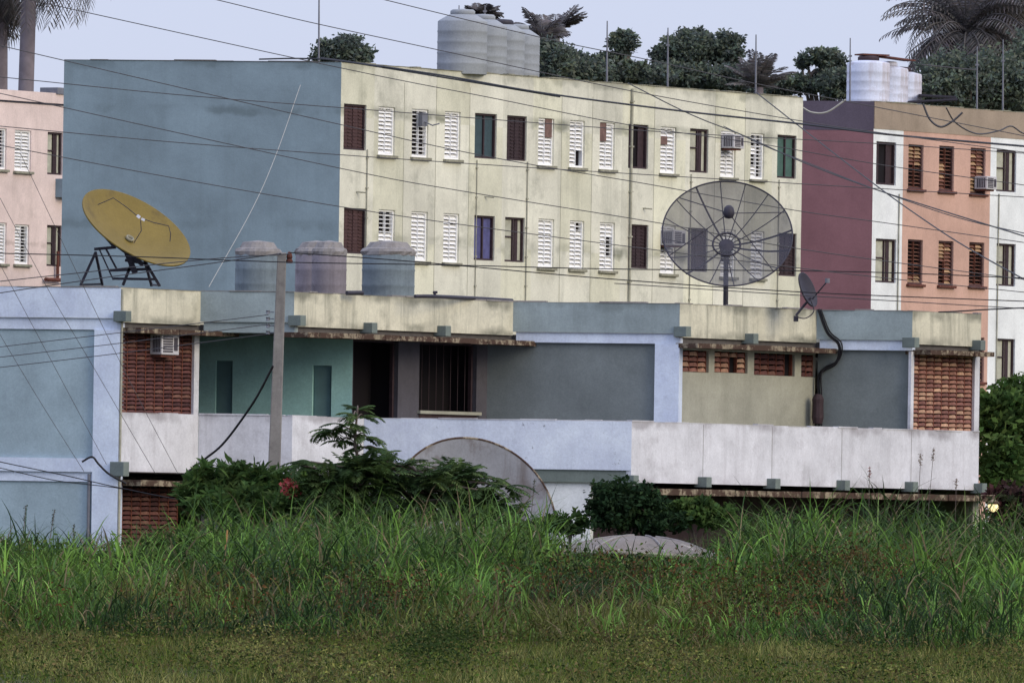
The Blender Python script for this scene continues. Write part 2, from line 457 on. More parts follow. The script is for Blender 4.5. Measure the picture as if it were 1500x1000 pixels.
def window(root, fr, r, kind, openings=(), lab=None, o=0.0):
    s0, s1, z0, z1 = r
    W = s1 - s0
    mb = MB()
    t = .05
    fo0, fo1 = o - .15, o - .045
    mb.box(fr, s0 + .003, s0 + t, z0 + .003, z1 - .003, fo0, fo1)
    mb.box(fr, s1 - t, s1 - .003, z0 + .003, z1 - .003, fo0, fo1)
    mb.box(fr, s0 + t, s1 - t, z1 - t, z1 - .003, fo0, fo1 - .002)
    mb.box(fr, s0 + t, s1 - t, z0 + .003, z0 + t, fo0, fo1 - .002)
    fm = {'louvre': M['slat'], 'wood': M['brown']}.get(kind, M['brown2'])
    f = mb.build('window', fm, root)
    if lab: f['label'] = lab
    bk = MB()
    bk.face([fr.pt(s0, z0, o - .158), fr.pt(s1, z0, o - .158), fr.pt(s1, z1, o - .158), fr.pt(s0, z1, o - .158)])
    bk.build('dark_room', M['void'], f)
    if kind in ('louvre', 'wood'):
        sl, dark = MB(), MB()
        n = 11
        h = (z1 - z0 - 2 * t) / n
        mid = (s0 + s1) / 2
        for half, (a, b) in enumerate(((s0 + t + .004, mid - .008), (mid + .008, s1 - t - .004))):
            for k in range(n):
                za = z0 + t + k * h
                fz = (k + .5) / n
                op = next((g for g in openings if g[0] in (half, 2) and g[1] <= fz <= g[2]), None)
                if op and op[3] == 'hole':
                    continue
                tilt = .12 if op else .085
                hh = h * (.42 if op else .93) * rng.uniform(.9, 1.05)
                tt = (1, 1, 1)
                if kind == 'wood':
                    q = rng.random()
                    c = srgb(172, 140, 108) if (q > .5 and not op) else srgb(122, 84, 70)
                    kk = rng.uniform(.7, 1.2); tt = tuple(x * kk for x in c[:3])
                lo, hi = o - .052, o - .052 - tilt
                j = rng.uniform(-.006, .006)
                c = [fr.pt(a, za + j, lo - .008), fr.pt(b, za + j, lo - .008), fr.pt(b, za + j, lo), fr.pt(a, za + j, lo),
                     fr.pt(a, za + hh, hi - .008), fr.pt(b, za + hh, hi - .008), fr.pt(b, za + hh, hi), fr.pt(a, za + hh, hi)]
                sl.hexa(c, tt)
        sl.box(fr, mid - .006, mid + .006, z0 + t, z1 - t, o - .12, o - .05, srgb(112, 70, 56)[:3])
        sl.build('louvre_slats', M['slat'] if kind == 'louvre' else M['slat_wood'], f)
        for g in openings:
            if g[3] == 'board':
                a, b = ((s0 + t, mid), (mid, s1 - t), (s0 + t, s1 - t))[g[0]]
                bd = MB(); H = z1 - z0
                bd.box(fr, a, b, z0 + g[1] * H, z0 + g[2] * H, o - .06, o - .035)
                bd.build('board', M['board'], f)
        si = MB()
        si.box(fr, s0 - .06, s1 + .06, z0 - .075, z0 - .003, o - .1, o + .09)
        si.build('sill', M['sill'] if kind == 'louvre' else M['rust'], f, bevel=.01)
    elif kind in ('brown', 'brown2'):
        sh = MB()
        k = 4
        for i in range(k):
            a, b = s0 + t + (W - 2 * t) * i / k, s0 + t + (W - 2 * t) * (i + 1) / k
            sh.box(fr, a + .012, b - .012, z0 + t, z1 - t, o - .13, o - .08 - .012 * (i % 2))
            for q in range(12):
                zz = z0 + t + (z1 - z0 - 2 * t) * (q + .5) / 12
                sh.box(fr, a + .03, b - .03, zz - .012, zz + .012, o - .085, o - .066)
        sh.build('shutter', M['brown'] if kind == 'brown' else M['brown2'], f)
    elif kind == 'void':
        sh = MB()
        sh.box(fr, s0 + W * .12, s0 + W * .2, z0 + t, z1 - t, o - .14, o - .06)
        sh.box(fr, s1 - W * .34, s1 - t, z0 + t, z1 - t, o - .15, o - .12)
        sh.build('shutter', M['brown2'], f)
    else:
        sh = MB()
        mid = (s0 + s1) / 2
        sh.box(fr, s0 + t, mid - .02, z0 + t, z1 - t, o - .14, o - .10)
        sh.box(fr, mid + .02, s1 - t, z0 + t, z1 - t, o - .14, o - .11)
        sh.build('curtain' if 'curtain' in kind else 'shutter', M[kind], f)
        st = MB()
        st.box(fr, mid - .025, mid + .025, z0 + t, z1 - t, o - .13, o - .055)
        if kind == 'curtain':
            st.box(fr, s0 + t, mid - .025, z0 + (z1 - z0) * .55, z0 + (z1 - z0) * .58, o - .13, o - .06)
            st.box(fr, s0 + W * .62, s0 + W * .78, z0 + t, z1 - t, o - .12, o - .09)
        st.build('mullion', M['brown2'], f)
    return f

def air_conditioner(label, fr, s, z, wd=.6, hh=.42, out=.35, group='air conditioners in windows', flip=False):
    t = thing('air_conditioner', label, 'air conditioner', fr.pt(s, z, 0), group)
    b = MB(); b.box(fr, s, s + wd, z, z + hh, -.05, out); b.build('casing', M['ac'], t, bevel=.015)
    g = MB()
    for k in range(7):
        zz = z + hh * (.12 + .115 * k)
        g.box(fr, s + wd * .08, s + wd * .62, zz, zz + hh * .07, out, out + .012)
    g.box(fr, s + wd * .7, s + wd * .9, z + hh * .2, z + hh * .8, out, out + .01)
    g.build('grille', M['ac_dark'], t)
    g = MB()
    for k in range(5):                                      # vents in the side that faces the street
        g.hexa([fr.pt(s - .006, z + hh * .12, out * (.1 + .16 * k)), fr.pt(s, z + hh * .12, out * (.1 + .16 * k)), fr.pt(s, z + hh * .12, out * (.2 + .16 * k)), fr.pt(s - .006, z + hh * .12, out * (.2 + .16 * k)),
                fr.pt(s - .006, z + hh * .88, out * (.1 + .16 * k)), fr.pt(s, z + hh * .88, out * (.1 + .16 * k)), fr.pt(s, z + hh * .88, out * (.2 + .16 * k)), fr.pt(s - .006, z + hh * .88, out * (.2 + .16 * k))])
    g.build('side_vent', M['ac_dark'], t)
    br = MB(); br.box(fr, s + .04, s + wd - .04, z - .05, z - .004, -.05, out * .8); br.build('bracket', M['rust'], t)
    return t

def ragged_cap(mb, fr, s0, s1, z, o0, o1, step=.35):
    s = s0
    while s < s1:
        e = min(s1, s + step * rng.uniform(.5, 1.6))
        mb.box(fr, s + .002, e - .002, z, z + rng.choice((.006, .012, .02, .032)), o0, o1 + rng.uniform(-.01, .012))
        s = e

# ------------------------------------------------------------------ the blue and cream block
X0 = P(497, 300, F / 58.0)
CA, GA = 56.9, -10.0
cf = Fr((X0.x, X0.y), CA)
gf = Fr((X0.x, X0.y), GA)
ZT = EYE + 11.72
sR = cf.s(1174, 300)
sL = gf.s(91.5, 250)
cream = thing('apartment_block', 'three-storey apartment block with blue-grey gable and long cream facade of white louvred windows', 'apartment block', (X0.x, X0.y, 0))
# (px0, px1, py0, py1, kind, openings)
UP = [(504, 536, 151, 218, 'brown', ()), (555, 578, 155, 227, 'louvre', ()), (604, 627, 158, 230, 'louvre', ((2, 0, 1, 'open'),)),
      (652, 674, 163, 234, 'louvre', ()), (696, 727, 165, 232, 'teal_pane', ()), (743, 771, 170, 235, 'brown2', ()),
      (789, 811, 174, 242, 'louvre', ((1, .6, 1, 'board'),)), (835, 856, 177, 245, 'louvre', ((1, 0, .32, 'hole'),)),
      (879, 900, 180, 248, 'louvre', ((0, .6, 1, 'board'),)), (921, 949, 183, 248, 'void', ()),
      (968, 990, 187, 256, 'louvre', ((0, .62, .8, 'board'),)), (1011, 1037, 190, 254, 'curtain', ()),
      (1056, 1077, 194, 260, 'louvre', ()), (1100, 1119, 197, 263, 'louvre', ((1, 0, 1, 'open'), (0, .3, .55, 'open'), (0, .7, 1, 'open'))),
      (1139, 1166, 200, 262, 'green_pane', ())]
LO = [(504, 536, 304, 371, 'brown', ()), (555, 578, 305, 378, 'louvre', ((2, .55, 1, 'open'),)), (603, 626, 307, 380, 'louvre', ()),
      (650, 672, 311, 382, 'louvre', ()), (695, 724, 315, 382, 'blue_pane', ()), (740, 768, 317, 383, 'curtain', ()),
      (789, 811, 320, 391, 'louvre', ()), (835, 855, 323, 392, 'louvre', ((1, .82, 1, 'open'),)), (879, 900, 325, 395, 'louvre', ((1, .3, .7, 'open'),)),
      (921, 949, 329, 394, 'brown2', ()), (968, 989, 332, 402, 'louvre', ()), (1008, 1036, 336, 398, 'brown2', ()),
      (1056, 1077, 340, 410, 'louvre', ((2, .3, .6, 'open'),)), (1100, 1119, 343, 412, 'louvre', ()), (1139, 1166, 343, 404, 'brown2', ())]
holes, wins = [], []
for row in (UP, LO):
    zz = {}
    for big in (0, 1):
        sel = [q for q in row if (q[4] == 'louvre') != bool(big)]
        zz[big] = (sum(cf.hit((q[0] + q[1]) / 2, q[3])[1] for q in sel) / len(sel), sum(cf.hit((q[0] + q[1]) / 2, q[2])[1] for q in sel) / len(sel))
    for q in row:
        z0, z1 = zz[0 if q[4] == 'louvre' else 1]
        r = (cf.s(q[0], q[2]), cf.s(q[1] + 1, q[2]), z0, z1)
        holes.append(r); wins.append((r, q))
W_LAB = {'green_pane': 'green shuttered window', 'blue_pane': 'window with blue-violet curtains', 'teal_pane': 'dark teal shuttered window in a rusty frame'}
wb = MB()
JOINTS = (546, 590, 637, 686, 735, 779, 821, 866, 910, 957, 1003, 1046, 1090, 1130)
PANEL = {(i, j): rng.uniform(.90, 1.05) for i in range(20) for j in range(6)}
def panel_tint(i, j):
    k = PANEL[(i, j)]
    return (k, k * 1.005, k * (1.03 if (i + j) % 3 else .97))
wall_holes(wb, cf, 0, sR, 0, ZT, holes, cuts=[cf.s(q, 300) for q in JOINTS], zcuts=[6.3, 9.1, 12.2], tints=panel_tint)
wb.build('facade_wall', M['cream'], cream)
gb = MB()
gb.face([gf.pt(sL, 0), gf.pt(0, 0), gf.pt(0, ZT), gf.pt(sL, ZT)])
gb.build('gable_wall', M['gable'], cream)
bb = MB()
Lp, Rp = gf.pt(sL, 0), cf.pt(sR, 0)
Bp = Lp + (Rp - Vector((X0.x, X0.y, 0)))
bb.face([Rp, Bp, Bp + Vector((0, 0, ZT)), Rp + Vector((0, 0, ZT))])
bb.face([Bp, Lp, Lp + Vector((0, 0, ZT)), Bp + Vector((0, 0, ZT))])
bb.build('rear_wall', M['gable'], cream)
rb = MB()
ins = [Vector((X0.x, X0.y, 0)), Rp, Bp, Lp]
cen = sum(ins, Vector()) / 4
rb.prism([tuple(cen + (p - cen) * .995)[:2] for p in ins], ZT - .25, ZT - .06)
rb.build('roof', M['roof'], cream)
for (r, q) in wins:
    window(cream, cf, r, q[4], q[5], W_LAB.get(q[4]))
cb = MB(); ragged_cap(cb, cf, .02, sR, ZT, -.2, .03); cb.build('coping', M['sill'], cream)
cb = MB(); ragged_cap(cb, gf, sL, -.02, ZT, -.2, .02, .9); cb.build('coping', M['roof'], cream)
for px, y0, y1, rad in ((536, 219, 440, .017), (697, 234, 450, .014), (771, 237, 450, .017), (922, 130, 460, .036), (1011, 255, 470, .016), (1140, 263, 470, .016)):
    s = cf.s(px, 300)
    za, zb = cf.hit(px, y0)[1], max(cf.hit(px, y1)[1], 3)
    pb = MB(); pb.tube([cf.pt(s, za, rad + .01), cf.pt(s, zb, rad + .01)], rad, 6)
    for k in range(5): pb.box(cf, s - rad - .02, s + rad + .02, za + (zb - za) * (k + .3) / 5, za + (zb - za) * (k + .3) / 5 + .04, 0, rad * 2 + .016)
    pb.build('downpipe', M['pipe'], cream)
for px in (590, 637, 686, 821, 866, 957, 1046, 1090):   # open joints between the wall panels
    s = cf.s(px, 300)
    jb = MB(); jb.box(cf, s - .007, s + .007, 3, ZT - .4, 0, .004); jb.build('panel_joint', M['sill'], cream)
for px, py in ((522, 281), (710, 288), (942, 305), (760, 446)):
    s, z = cf.hit(px, py)
    jb = MB(); jb.tube([cf.pt(s, z, 0), cf.pt(s + .1, z - .02, .22)], .022); jb.build('drain_spout', M['pipe'], cream)
s, z = cf.hit(1057, 217)
air_conditioner('grey air conditioner in a white louvred window, top floor of the cream facade', cf, s + .05, z, .5, .36, .36)
s, z = cf.hit(968, 359)
air_conditioner('air conditioner behind the left edge of the mesh dish on the cream facade', cf, s, z, .6, .4, .4)
# the grey bent thing hanging out of the third top window
s, z = cf.hit(616, 178)
ab = MB(); ab.box(cf, s - .1, s + .15, z - .12, z + .22, 0, .12); ab.tube([cf.pt(s, z, .1), cf.pt(s + .1, z - .1, .3), cf.pt(s + .2, z - .05, .45)], .02)
recentre(tag(ab.build('window_bracket', M['grey_metal']), 'grey bent bracket sticking out of a white louvred window near the blue gable', 'bracket'), cf.pt(s, z))

# ------------------------------------------------------------------ the maroon and salmon block
M0 = P(1278, 300, 313.0)
mc, mg = Fr((M0.x, M0.y), CA), Fr((M0.x, M0.y), GA)
ZM = EYE + 11.92
mar = thing('apartment_block', 'apartment block with maroon gable and salmon and white facade behind the cream facade', 'apartment block', (M0.x, M0.y, 0))
mE = mc.s(1640, 300)
mL = mg.s(1085, 300)
zb = mc.hit(1300, 190)[1]
g = MB(); g.face([mg.pt(mL, 0), mg.pt(0, 0), mg.pt(0, zb - .05), mg.pt(mL, zb - .05)]); g.build('gable_wall', M['maroon'], mar)
g = MB(); g.box(mg, mL, 0, zb - .05, ZM, -.15, .006); g.build('gable_band', M['plum'], mar)
g = MB(); g.box(mc, 0.02, mE, zb, ZM, -.15, .012); g.build('fascia', M['tan'], mar)
zones = [(0, mc.s(1322, 300), 'white_wall', 'pilaster'), (mc.s(1322, 300), mc.s(1450, 300), 'salmon', 'facade_wall'), (mc.s(1450, 300), mE, 'white_wall', 'pilaster')]
MW = [(1284, 1312, 208, 271, 'void', ()), (1283, 1312, 350, 414, 'curtain', ()),
      (1331, 1352, 212, 277, 'wood', ((2, 0, .55, 'open'),)), (1376, 1397, 214, 280, 'wood', ((1, 0, 1, 'open'), (0, .6, 1, 'open'))), (1422, 1443, 217, 284, 'wood', ()),
      (1330, 1351, 351, 416, 'wood', ((2, .2, 1, 'open'),)), (1375, 1396, 353, 418, 'wood', ((0, 0, .5, 'open'),)), (1420, 1441, 355, 419, 'wood', ((2, 0, .8, 'open'),)),
      (1460, 1488, 220, 281, 'curtain', ()), (1460, 1487, 357, 419, 'curtain', ()), (1459, 1486, 496, 558, 'curtain', ()), (1283, 1312, 489, 553, 'curtain', ()),
      (1330, 1351, 490, 555, 'wood', ()), (1420, 1441, 494, 559, 'wood', ())]
ml = [((mc.s(q[0], q[2]), mc.s(q[1] + 1, q[2]), mc.hit((q[0] + q[1]) / 2, q[3])[1], mc.hit((q[0] + q[1]) / 2, q[2])[1]), q) for q in MW]
for a, b, mt, nm in zones:
    g = MB()
    wall_holes(g, mc, a, b, 0, zb, [r for r, q in ml if a < r[0] < b])
    g.build(nm, M[mt], mar)
for r, q in ml: window(mar, mc, r, q[4], q[5])
g = MB(); Lp, Rp = mg.pt(mL, 0), mc.pt(mE, 0); Bp = Lp + Rp - Vector((M0.x, M0.y, 0))
g.prism([tuple(p)[:2] for p in (mc.pt(.1, 0, -.1), mc.pt(mE, 0, -.1), Bp, Lp)], ZM - .3, ZM - .08)
g.build('roof', M['roof'], mar)
g = MB(); g.face([Rp, Bp, Bp + Vector((0, 0, ZM)), Rp + Vector((0, 0, ZM))]); g.face([Bp, Lp, Lp + Vector((0, 0, ZM)), Bp + Vector((0, 0, ZM))]); g.build('rear_wall', M['tan'], mar)
g = MB(); ragged_cap(g, mc, .05, mE, ZM, -.15, .02); g.build('coping', M['sill'], mar)
for px in (1316, 1462):
    s = mc.s(px, 300); pb = MB(); pb.tube([mc.pt(s, mc.hit(px, 284)[1], .03), mc.pt(s, 3, .03)], .02); pb.build('downpipe', M['pipe'], mar)
s, z = mc.hit(1428, 277)
air_conditioner('pale air conditioner hanging under a wooden louvred window of the salmon facade', mc, s + .05, z, .55, .36, .36)

# ------------------------------------------------------------------ the pink block on the left
K0 = P(91, 300, 319.0)
pk = Fr((K0.x, K0.y), CA)
ZP = EYE + 12.0
pink = thing('apartment_block', 'pale pink apartment block at the left edge, partly behind the blue-grey gable', 'apartment block', (K0.x, K0.y, 0))
PW = [(-26, -6, 187, 246, 'louvre', ()), (-10, 9, 188, 248, 'louvre', ((2, 0, 1, 'open'),)), (22, 45, 191, 251, 'louvre', ()), (70, 91, 194, 256, 'curtain', ()),
      (-10, 9, 326, 386, 'louvre', ()), (22, 42, 329, 387, 'louvre', ((1, 0, 1, 'open'),)), (69, 90, 330, 390, 'curtain', ())]
pl = [((pk.s(q[0], q[2]), pk.s(q[1] + 1, q[2]), pk.hit((q[0] + q[1]) / 2, q[3])[1], pk.hit((q[0] + q[1]) / 2, q[2])[1]), q) for q in PW]
a, b = pk.s(-160, 300), pk.s(180, 300)
zc = pk.hit(45, 151)[1]
g = MB(); wall_holes(g, pk, a, b, 0, zc, [r for r, q in pl]); g.build('facade_wall', M['pink'], pink)
g = MB(); g.box(pk, a, b, zc + .03, ZP, -.15, .05); g.build('fascia', M['pink'], pink)
g = MB(); g.box(pk, a, b, zc - .02, zc + .03, -.15, .02); g.build('shadow_joint', M['steel'], pink)
for r, q in pl: window(pink, pk, r, q[4], q[5])
pg = Fr((pk.pt(a, 0).x, pk.pt(a, 0).y), GA)
g = MB(); g.prism([tuple(p)[:2] for p in (pk.pt(a, 0, -.1), pk.pt(b, 0, -.1), pk.pt(b, 0, -9), pk.pt(a, 0, -9))], ZP - .3, ZP - .1); g.build('roof', M['roof'], pink)
g = MB(); g.face([pk.pt(a, 0, -9), pk.pt(a, 0), pk.pt(a, ZP), pk.pt(a, ZP, -9)]); g.build('gable_wall', M['pink'], pink)
s, z = pk.hit(84, 289); g = MB(); g.box(pk, s - .1, s + .5, z, pk.hit(84, 262)[1], 0, .25); g.build('balcony_box', M['gable'], pink)
s, z = pk.hit(80, 410)
g = MB(); g.tube([pk.pt(s, pk.hit(80, 368)[1], .1), pk.pt(s, z, .1)], .05); g.tube([pk.pt(s - .6, z, .12), pk.pt(s + .2, z, .12)], .06); g.build('standpipe', M['rust'], pink)
# small dark canopy on the roof edge beside the gable
g = MB(); g.box(pk, pk.s(80, 130), pk.s(80, 130) + 1.2, ZP - .02, ZP + .16, -.5, .1); g.build('roof_hatch', M['grey_metal'], pink)

# ------------------------------------------------------------------ the low zigzag block in front
LC, LF = math.degrees(math.atan(1.5)), -math.degrees(math.atan(.30))
A = P(175, 560, F / 71.4); A.z = 0
def corner(fr, px, py=560): return fr.pt(fr.s(px, py), 0)
fA = Fr(A, LC); fA0 = Fr(A, LF)
B = corner(fA, 292); fB = Fr(B, LF)
C = corner(fB, 429); fC = Fr(C, LC)
Dp = corner(fC, 750); fD = Fr(Dp, LF)
E = corner(fD, 994); fE = Fr(E, LC)
G = corner(fE, 1195); fG = Fr(G, LF)
H = corner(fG, 1335); fH = Fr(H, LC)
I = corner(fH, 1436)
K = fH.pt(fH.s(925, 650), 0); fK = Fr(K, LF)
# Q: where the front run from K meets the run from C
den = fC.d.x * fK.d.y - fC.d.y * fK.d.x
w_ = K - C
tQ = (w_.x * fK.d.y - w_.y * fK.d.x) / den
Q = fC.pt(tQ, 0)
sQ = (Q - K).dot(fK.d)
low = thing('low_apartment_block', 'low two-storey apartment block with zigzag cream and blue-grey parapet and white balconies', 'apartment block', (A.x, A.y, 0))
PT, PC, PF = EYE + 4.83, EYE + 4.12, EYE + 4.2          # parapet top, underside on cream and on blue faces
BT, BB = EYE + 2.27, EYE + 1.06                            # balcony wall
sW = fA0.s(-260, 560)

def seg(fr, s0, s1, z0, z1, o0, o1, name, mat, parent=low, bevel=0):
    b = MB(); b.box(fr, s0, s1, z0, z1, o0, o1); return b.build(name, M[mat], parent, bevel=bevel)
def px_s(fr, px, o=0, py=560): return fr.s(px, py, o)
ln = lambda a, b: (b - a).length
# parapets
seg(fA0, sW, 0, PF, PT, -.12, 0, 'parapet', 'lavender')
seg(fA, .004, ln(A, B), PC, PT, -.12, 0, 'parapet', 'low_cream')
seg(fB, .0, ln(B, C), PF, PT, -.12, 0, 'parapet', 'low_blue')
seg(fC, .004, ln(C, Dp), PC, PT, -.12, 0, 'parapet', 'low_cream')
seg(fD, .0, ln(Dp, E), PF, PT, -.12, 0, 'parapet', 'low_blue')
seg(fE, .004, ln(E, G), PC, PT, -.12, 0, 'parapet', 'low_cream')
seg(fG, .0, ln(G, H), PF, PT, -.12, 0, 'parapet', 'low_blue')
seg(fH, .004, ln(H, I), PC, PT, -.12, 0, 'parapet', 'low_cream')
for fr, a, b in ((fA0, sW, 0), (fA, 0, ln(A, B)), (fB, 0, ln(B, C)), (fC, 0, ln(C, Dp)), (fD, 0, ln(Dp, E)), (fE, 0, ln(E, G)), (fG, 0, ln(G, H)), (fH, 0, ln(H, I))):
    g = MB(); ragged_cap(g, fr, a, b, PT, -.13, .012, .5); g.build('coping', M['concrete'], low)
# beams under the front-facing parapets
seg(fA0, sW, -.003, PF - .24, PF - .003, -.3, -.05, 'beam', 'lavender')
seg(fB, .06, ln(B, C) - .003, PF - .22, PF - .003, -.3, -.05, 'beam', 'low_blue')
seg(fD, .06, ln(Dp, E) - .003, PF - .22, PF - .003, -.3, -.05, 'beam', 'lavender')
seg(fG, .06, ln(G, H) - .003, PF - .22, PF - .003, -.3, -.05, 'beam', 'lavender')
# canopy slabs under the cream parapets
for fr, px0, px1 in ((fA, 205, 352), (fC, 452, 786), (fE, 1022, 1228), (fH, 1365, 1457)):
    s0, s1 = fr.s(px0, 495, .45), fr.s(px1, 495, .45)
    g = MB()
    s = s0
    while s < s1 - .01:
        e = min(s1, s + rng.uniform(.4, .9))
        g.box(fr, s, e, PC - .22 + rng.uniform(-.006, .006), PC - .115 + rng.uniform(-.01, .01), -.25, .45 + rng.uniform(-.03, .02)); s = e + .001
    g.build('canopy_slab', M['slab'], low)
# beam ends
for fr, pxs in ((fA, (183,)), (fC, (439, 544, 652)), (fE, (1004, 1103)), (fH, (1339, 1436))):
    for k, px in enumerate(pxs):
        s = fr.s(px, 480, .2)
        z = PC + (.14 if k == 0 and px < 1010 else .05)
        seg(fr, s, s + .2, z - .13, z + .09, -.1, .22, 'beam_end', 'green_beam', bevel=.01)
# roof and floor slabs
back = Vector((-3.0, 10.0, 0))
W0 = fA0.pt(sW, 0)
outl = [W0, A, B, C, Dp, E, G, H, I]
def inset(pts, k): return [(p.x, p.y + k) for p in pts]
g = MB(); g.prism(inset(outl, .16) + [tuple((I + back)[:2]), tuple((W0 + back)[:2])], PC - .14, PC + .02); g.build('roof_slab', M['roof'], low)
g = MB(); g.prism(inset([W0, A, B, C, Q, K, I], .16) + [tuple((I + back)[:2]), tuple((W0 + back)[:2])], BB - .02, BB + .12); g.build('floor_slab', M['concrete'], low)
# left block: pillar, recessed panels, mid band
sp = fA0.s(137, 560)
seg(fA0, sp, -.002, 0, PF - .24, -.3, -.004, 'pillar', 'lavender')
seg(fA0, sW, sp, EYE + 1.32, PF - .24, -.3, -.09, 'wall_panel', 'panel')
seg(fA0, sW, sp, EYE + 1.04, EYE + 1.32, -.3, -.002, 'floor_band', 'lavender')
seg(fA0, sW, sp, EYE + .84, EYE + 1.04, -.3, -.05, 'beam', 'lavender')
seg(fA0, sW, sp, 0, EYE + .84, -.3, -.09, 'wall_panel', 'panel')
g = MB(); s = fA0.s(129, 740); g.tube([fA0.pt(s, EYE + 1.0, -.04), fA0.pt(s, 0, -.04)], .035, 8); g.build('downpipe', M['grey_metal'], low)
g = MB(); g.tube([fA.pt(.03, PT - .03, .02), fA.pt(.03, .3, .02)], .025, 8); g.build('downpipe', M['pipe'], low)

def lattice(fr, s0, s1, z0, z1, cols, rows, o, pal, name='brick_lattice', gaps=()):
    b = MB()
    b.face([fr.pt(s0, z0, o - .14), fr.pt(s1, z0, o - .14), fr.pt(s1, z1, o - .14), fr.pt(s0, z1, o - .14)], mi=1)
    cw, rh = (s1 - s0) / cols, (z1 - z0) / rows
    for c in range(cols):
        for r in range(rows):
            if (c, r) in gaps: continue
            col = pal[min(len(pal) - 1, int(len(pal) * rng.random() ** 1.2))]
            kk = rng.uniform(.8, 1.18); tt = tuple(x * kk for x in col[:3])
            a, e = s0 + c * cw + .012 * cw, s0 + (c + 1) * cw - .05 * cw
            za = z0 + r * rh
            n = 5
            for k in range(n):                               # a curved half tile, bulging outward
                u0, u1 = k / n, (k + 1) / n
                h0, h1 = math.sin(math.pi * u0), math.sin(math.pi * u1)
                sa, sb = a + (e - a) * u0, a + (e - a) * u1
                pa, pb = o - .07 + .05 * h0, o - .07 + .05 * h1
                la, lb = za + rh * (.52 + .24 * h0), za + rh * (.52 + .24 * h1)
                b.face([fr.pt(sa, za, pa + .015), fr.pt(sb, za, pb + .015), fr.pt(sb, lb, pb), fr.pt(sa, la, pa)], tt)
                b.face([fr.pt(sa, la, pa), fr.pt(sb, lb, pb), fr.pt(sb, lb, pb - .06), fr.pt(sa, la, pa - .06)], tt)
    for c in range(cols + 1):
        s = s0 + c * cw
        b.box(fr, s - .016, s + .006, z0, z1, o - .13, o - .055, tuple(x * .6 for x in srgb(140, 82, 66)[:3]))
    return b.build(name, [M['tile'], M['void']], low)
DKB = [srgb(86, 54, 52), srgb(92, 58, 55), srgb(78, 50, 50), srgb(98, 64, 59), srgb(108, 76, 66)]
LTB = [srgb(130, 90, 80), srgb(120, 82, 74), srgb(142, 102, 88), srgb(160, 122, 102), srgb(178, 142, 118)]
# left lattice bay
zl1 = PC - .16
sB = ln(A, B)
s285 = fA.s(285, 540)
lattice(fA, .05, s285, BT + .004, zl1, 8, 20, -.02, DKB)
seg(fA, .0, .048, BT, zl1, -.2, -.01, 'post', 'balcony')
seg(fA, s285, sB - .002, BT, zl1, -.2, -.01, 'post', 'balcony')
seg(fA, .004, sB, BB, BT, -.12, -.004, 'balcony_wall', 'balcony')
seg(fB, .0, ln(B, C), BB, BT, -.12, -.006, 'balcony_wall', 'balcony')
seg(fC, .004, tQ, BB, BT, -.12, -.004, 'balcony_wall', 'balcony')
seg(fK, sQ, 0, BB + .2, BT, -.12, 0, 'balcony_wall', 'lavender_chip')
seg(fK, sQ, -.003, BB - .06, BB + .197, -.2, -.04, 'beam', 'green_beam')
sKI = fH.s(1434, 650)
sK = fH.s(925, 650)
seg(fH, sK + .004, sKI, BB - .05, BT, -.12, 0, 'balcony_wall', 'balcony')
for fr, a, b in ((fA, 0, sB), (fB, 0, ln(B, C)), (fC, 0, tQ), (fK, sQ, 0), (fH, sK, sKI)):
    g = MB(); ragged_cap(g, fr, a, b, BT, -.125, .004, .7); g.build('coping', M['balcony'], low)
# lower canopy, beam ends and column under the long balcony
for fr, px0, px1 in ((fH, 955, 1456), (fA, 205, 300)):
    s0, s1 = fr.s(px0, 715, .4), fr.s(px1, 715, .4)
    g = MB(); s = s0
    while s < s1 - .01:
        e = min(s1, s + rng.uniform(.4, .9)); g.box(fr, s, e, BB - .29 + rng.uniform(-.006, .006), BB - .17 + rng.uniform(-.01, .01), -.6, .4 + rng.uniform(-.03, .02)); s = e + .001
    g.build('canopy_slab', M['slab'], low)
for px in (1030, 1131, 1233, 1335):
    s = fH.s(px, 660); g = MB(); g.box(fH, s - .006, s + .006, BB - .05, BT - .02, 0, .003); g.build('panel_joint', M['concrete'], low)
for px in (927, 1034, 1135, 1237, 1337, 1438):
    s = fH.s(px, 705, .2); seg(fH, s, s + .2, BB - .12, BB + .1, -.1, .22, 'beam_end', 'green_beam', bevel=.01)
s = fA.s(178, 690, .2); seg(fA, s, s + .2, BB - .1, BB + .2, -.1, .25, 'beam_end', 'green_beam', bevel=.01)
s = fH.s(1424, 740); seg(fH, s, s + .25, 0, BB - .29, -.2, .02, 'column', 'inner_cream')
# lower floor walls, mostly hidden by the weeds
lattice(fA, .05, s285, .3, BB - .3, 8, 24, -.32, DKB)
seg(fB, 0, ln(B, C), 0, BB - .02, -.4, -.25, 'wall_panel', 'inner_dark')
seg(fC, -.2, tQ, 0, BB - .02, -.5, -.35, 'wall_panel', 'inner_dark')
seg(fK, sQ, -.9, 0, BB - .06, -.35, -.12, 'wall_panel', 'white_wall')
g = MB(); g.box(fH, sK + .3, sKI, 0, BB - .3, -1.5, -1.3); g.build('wall_panel', M['brown2'], low)
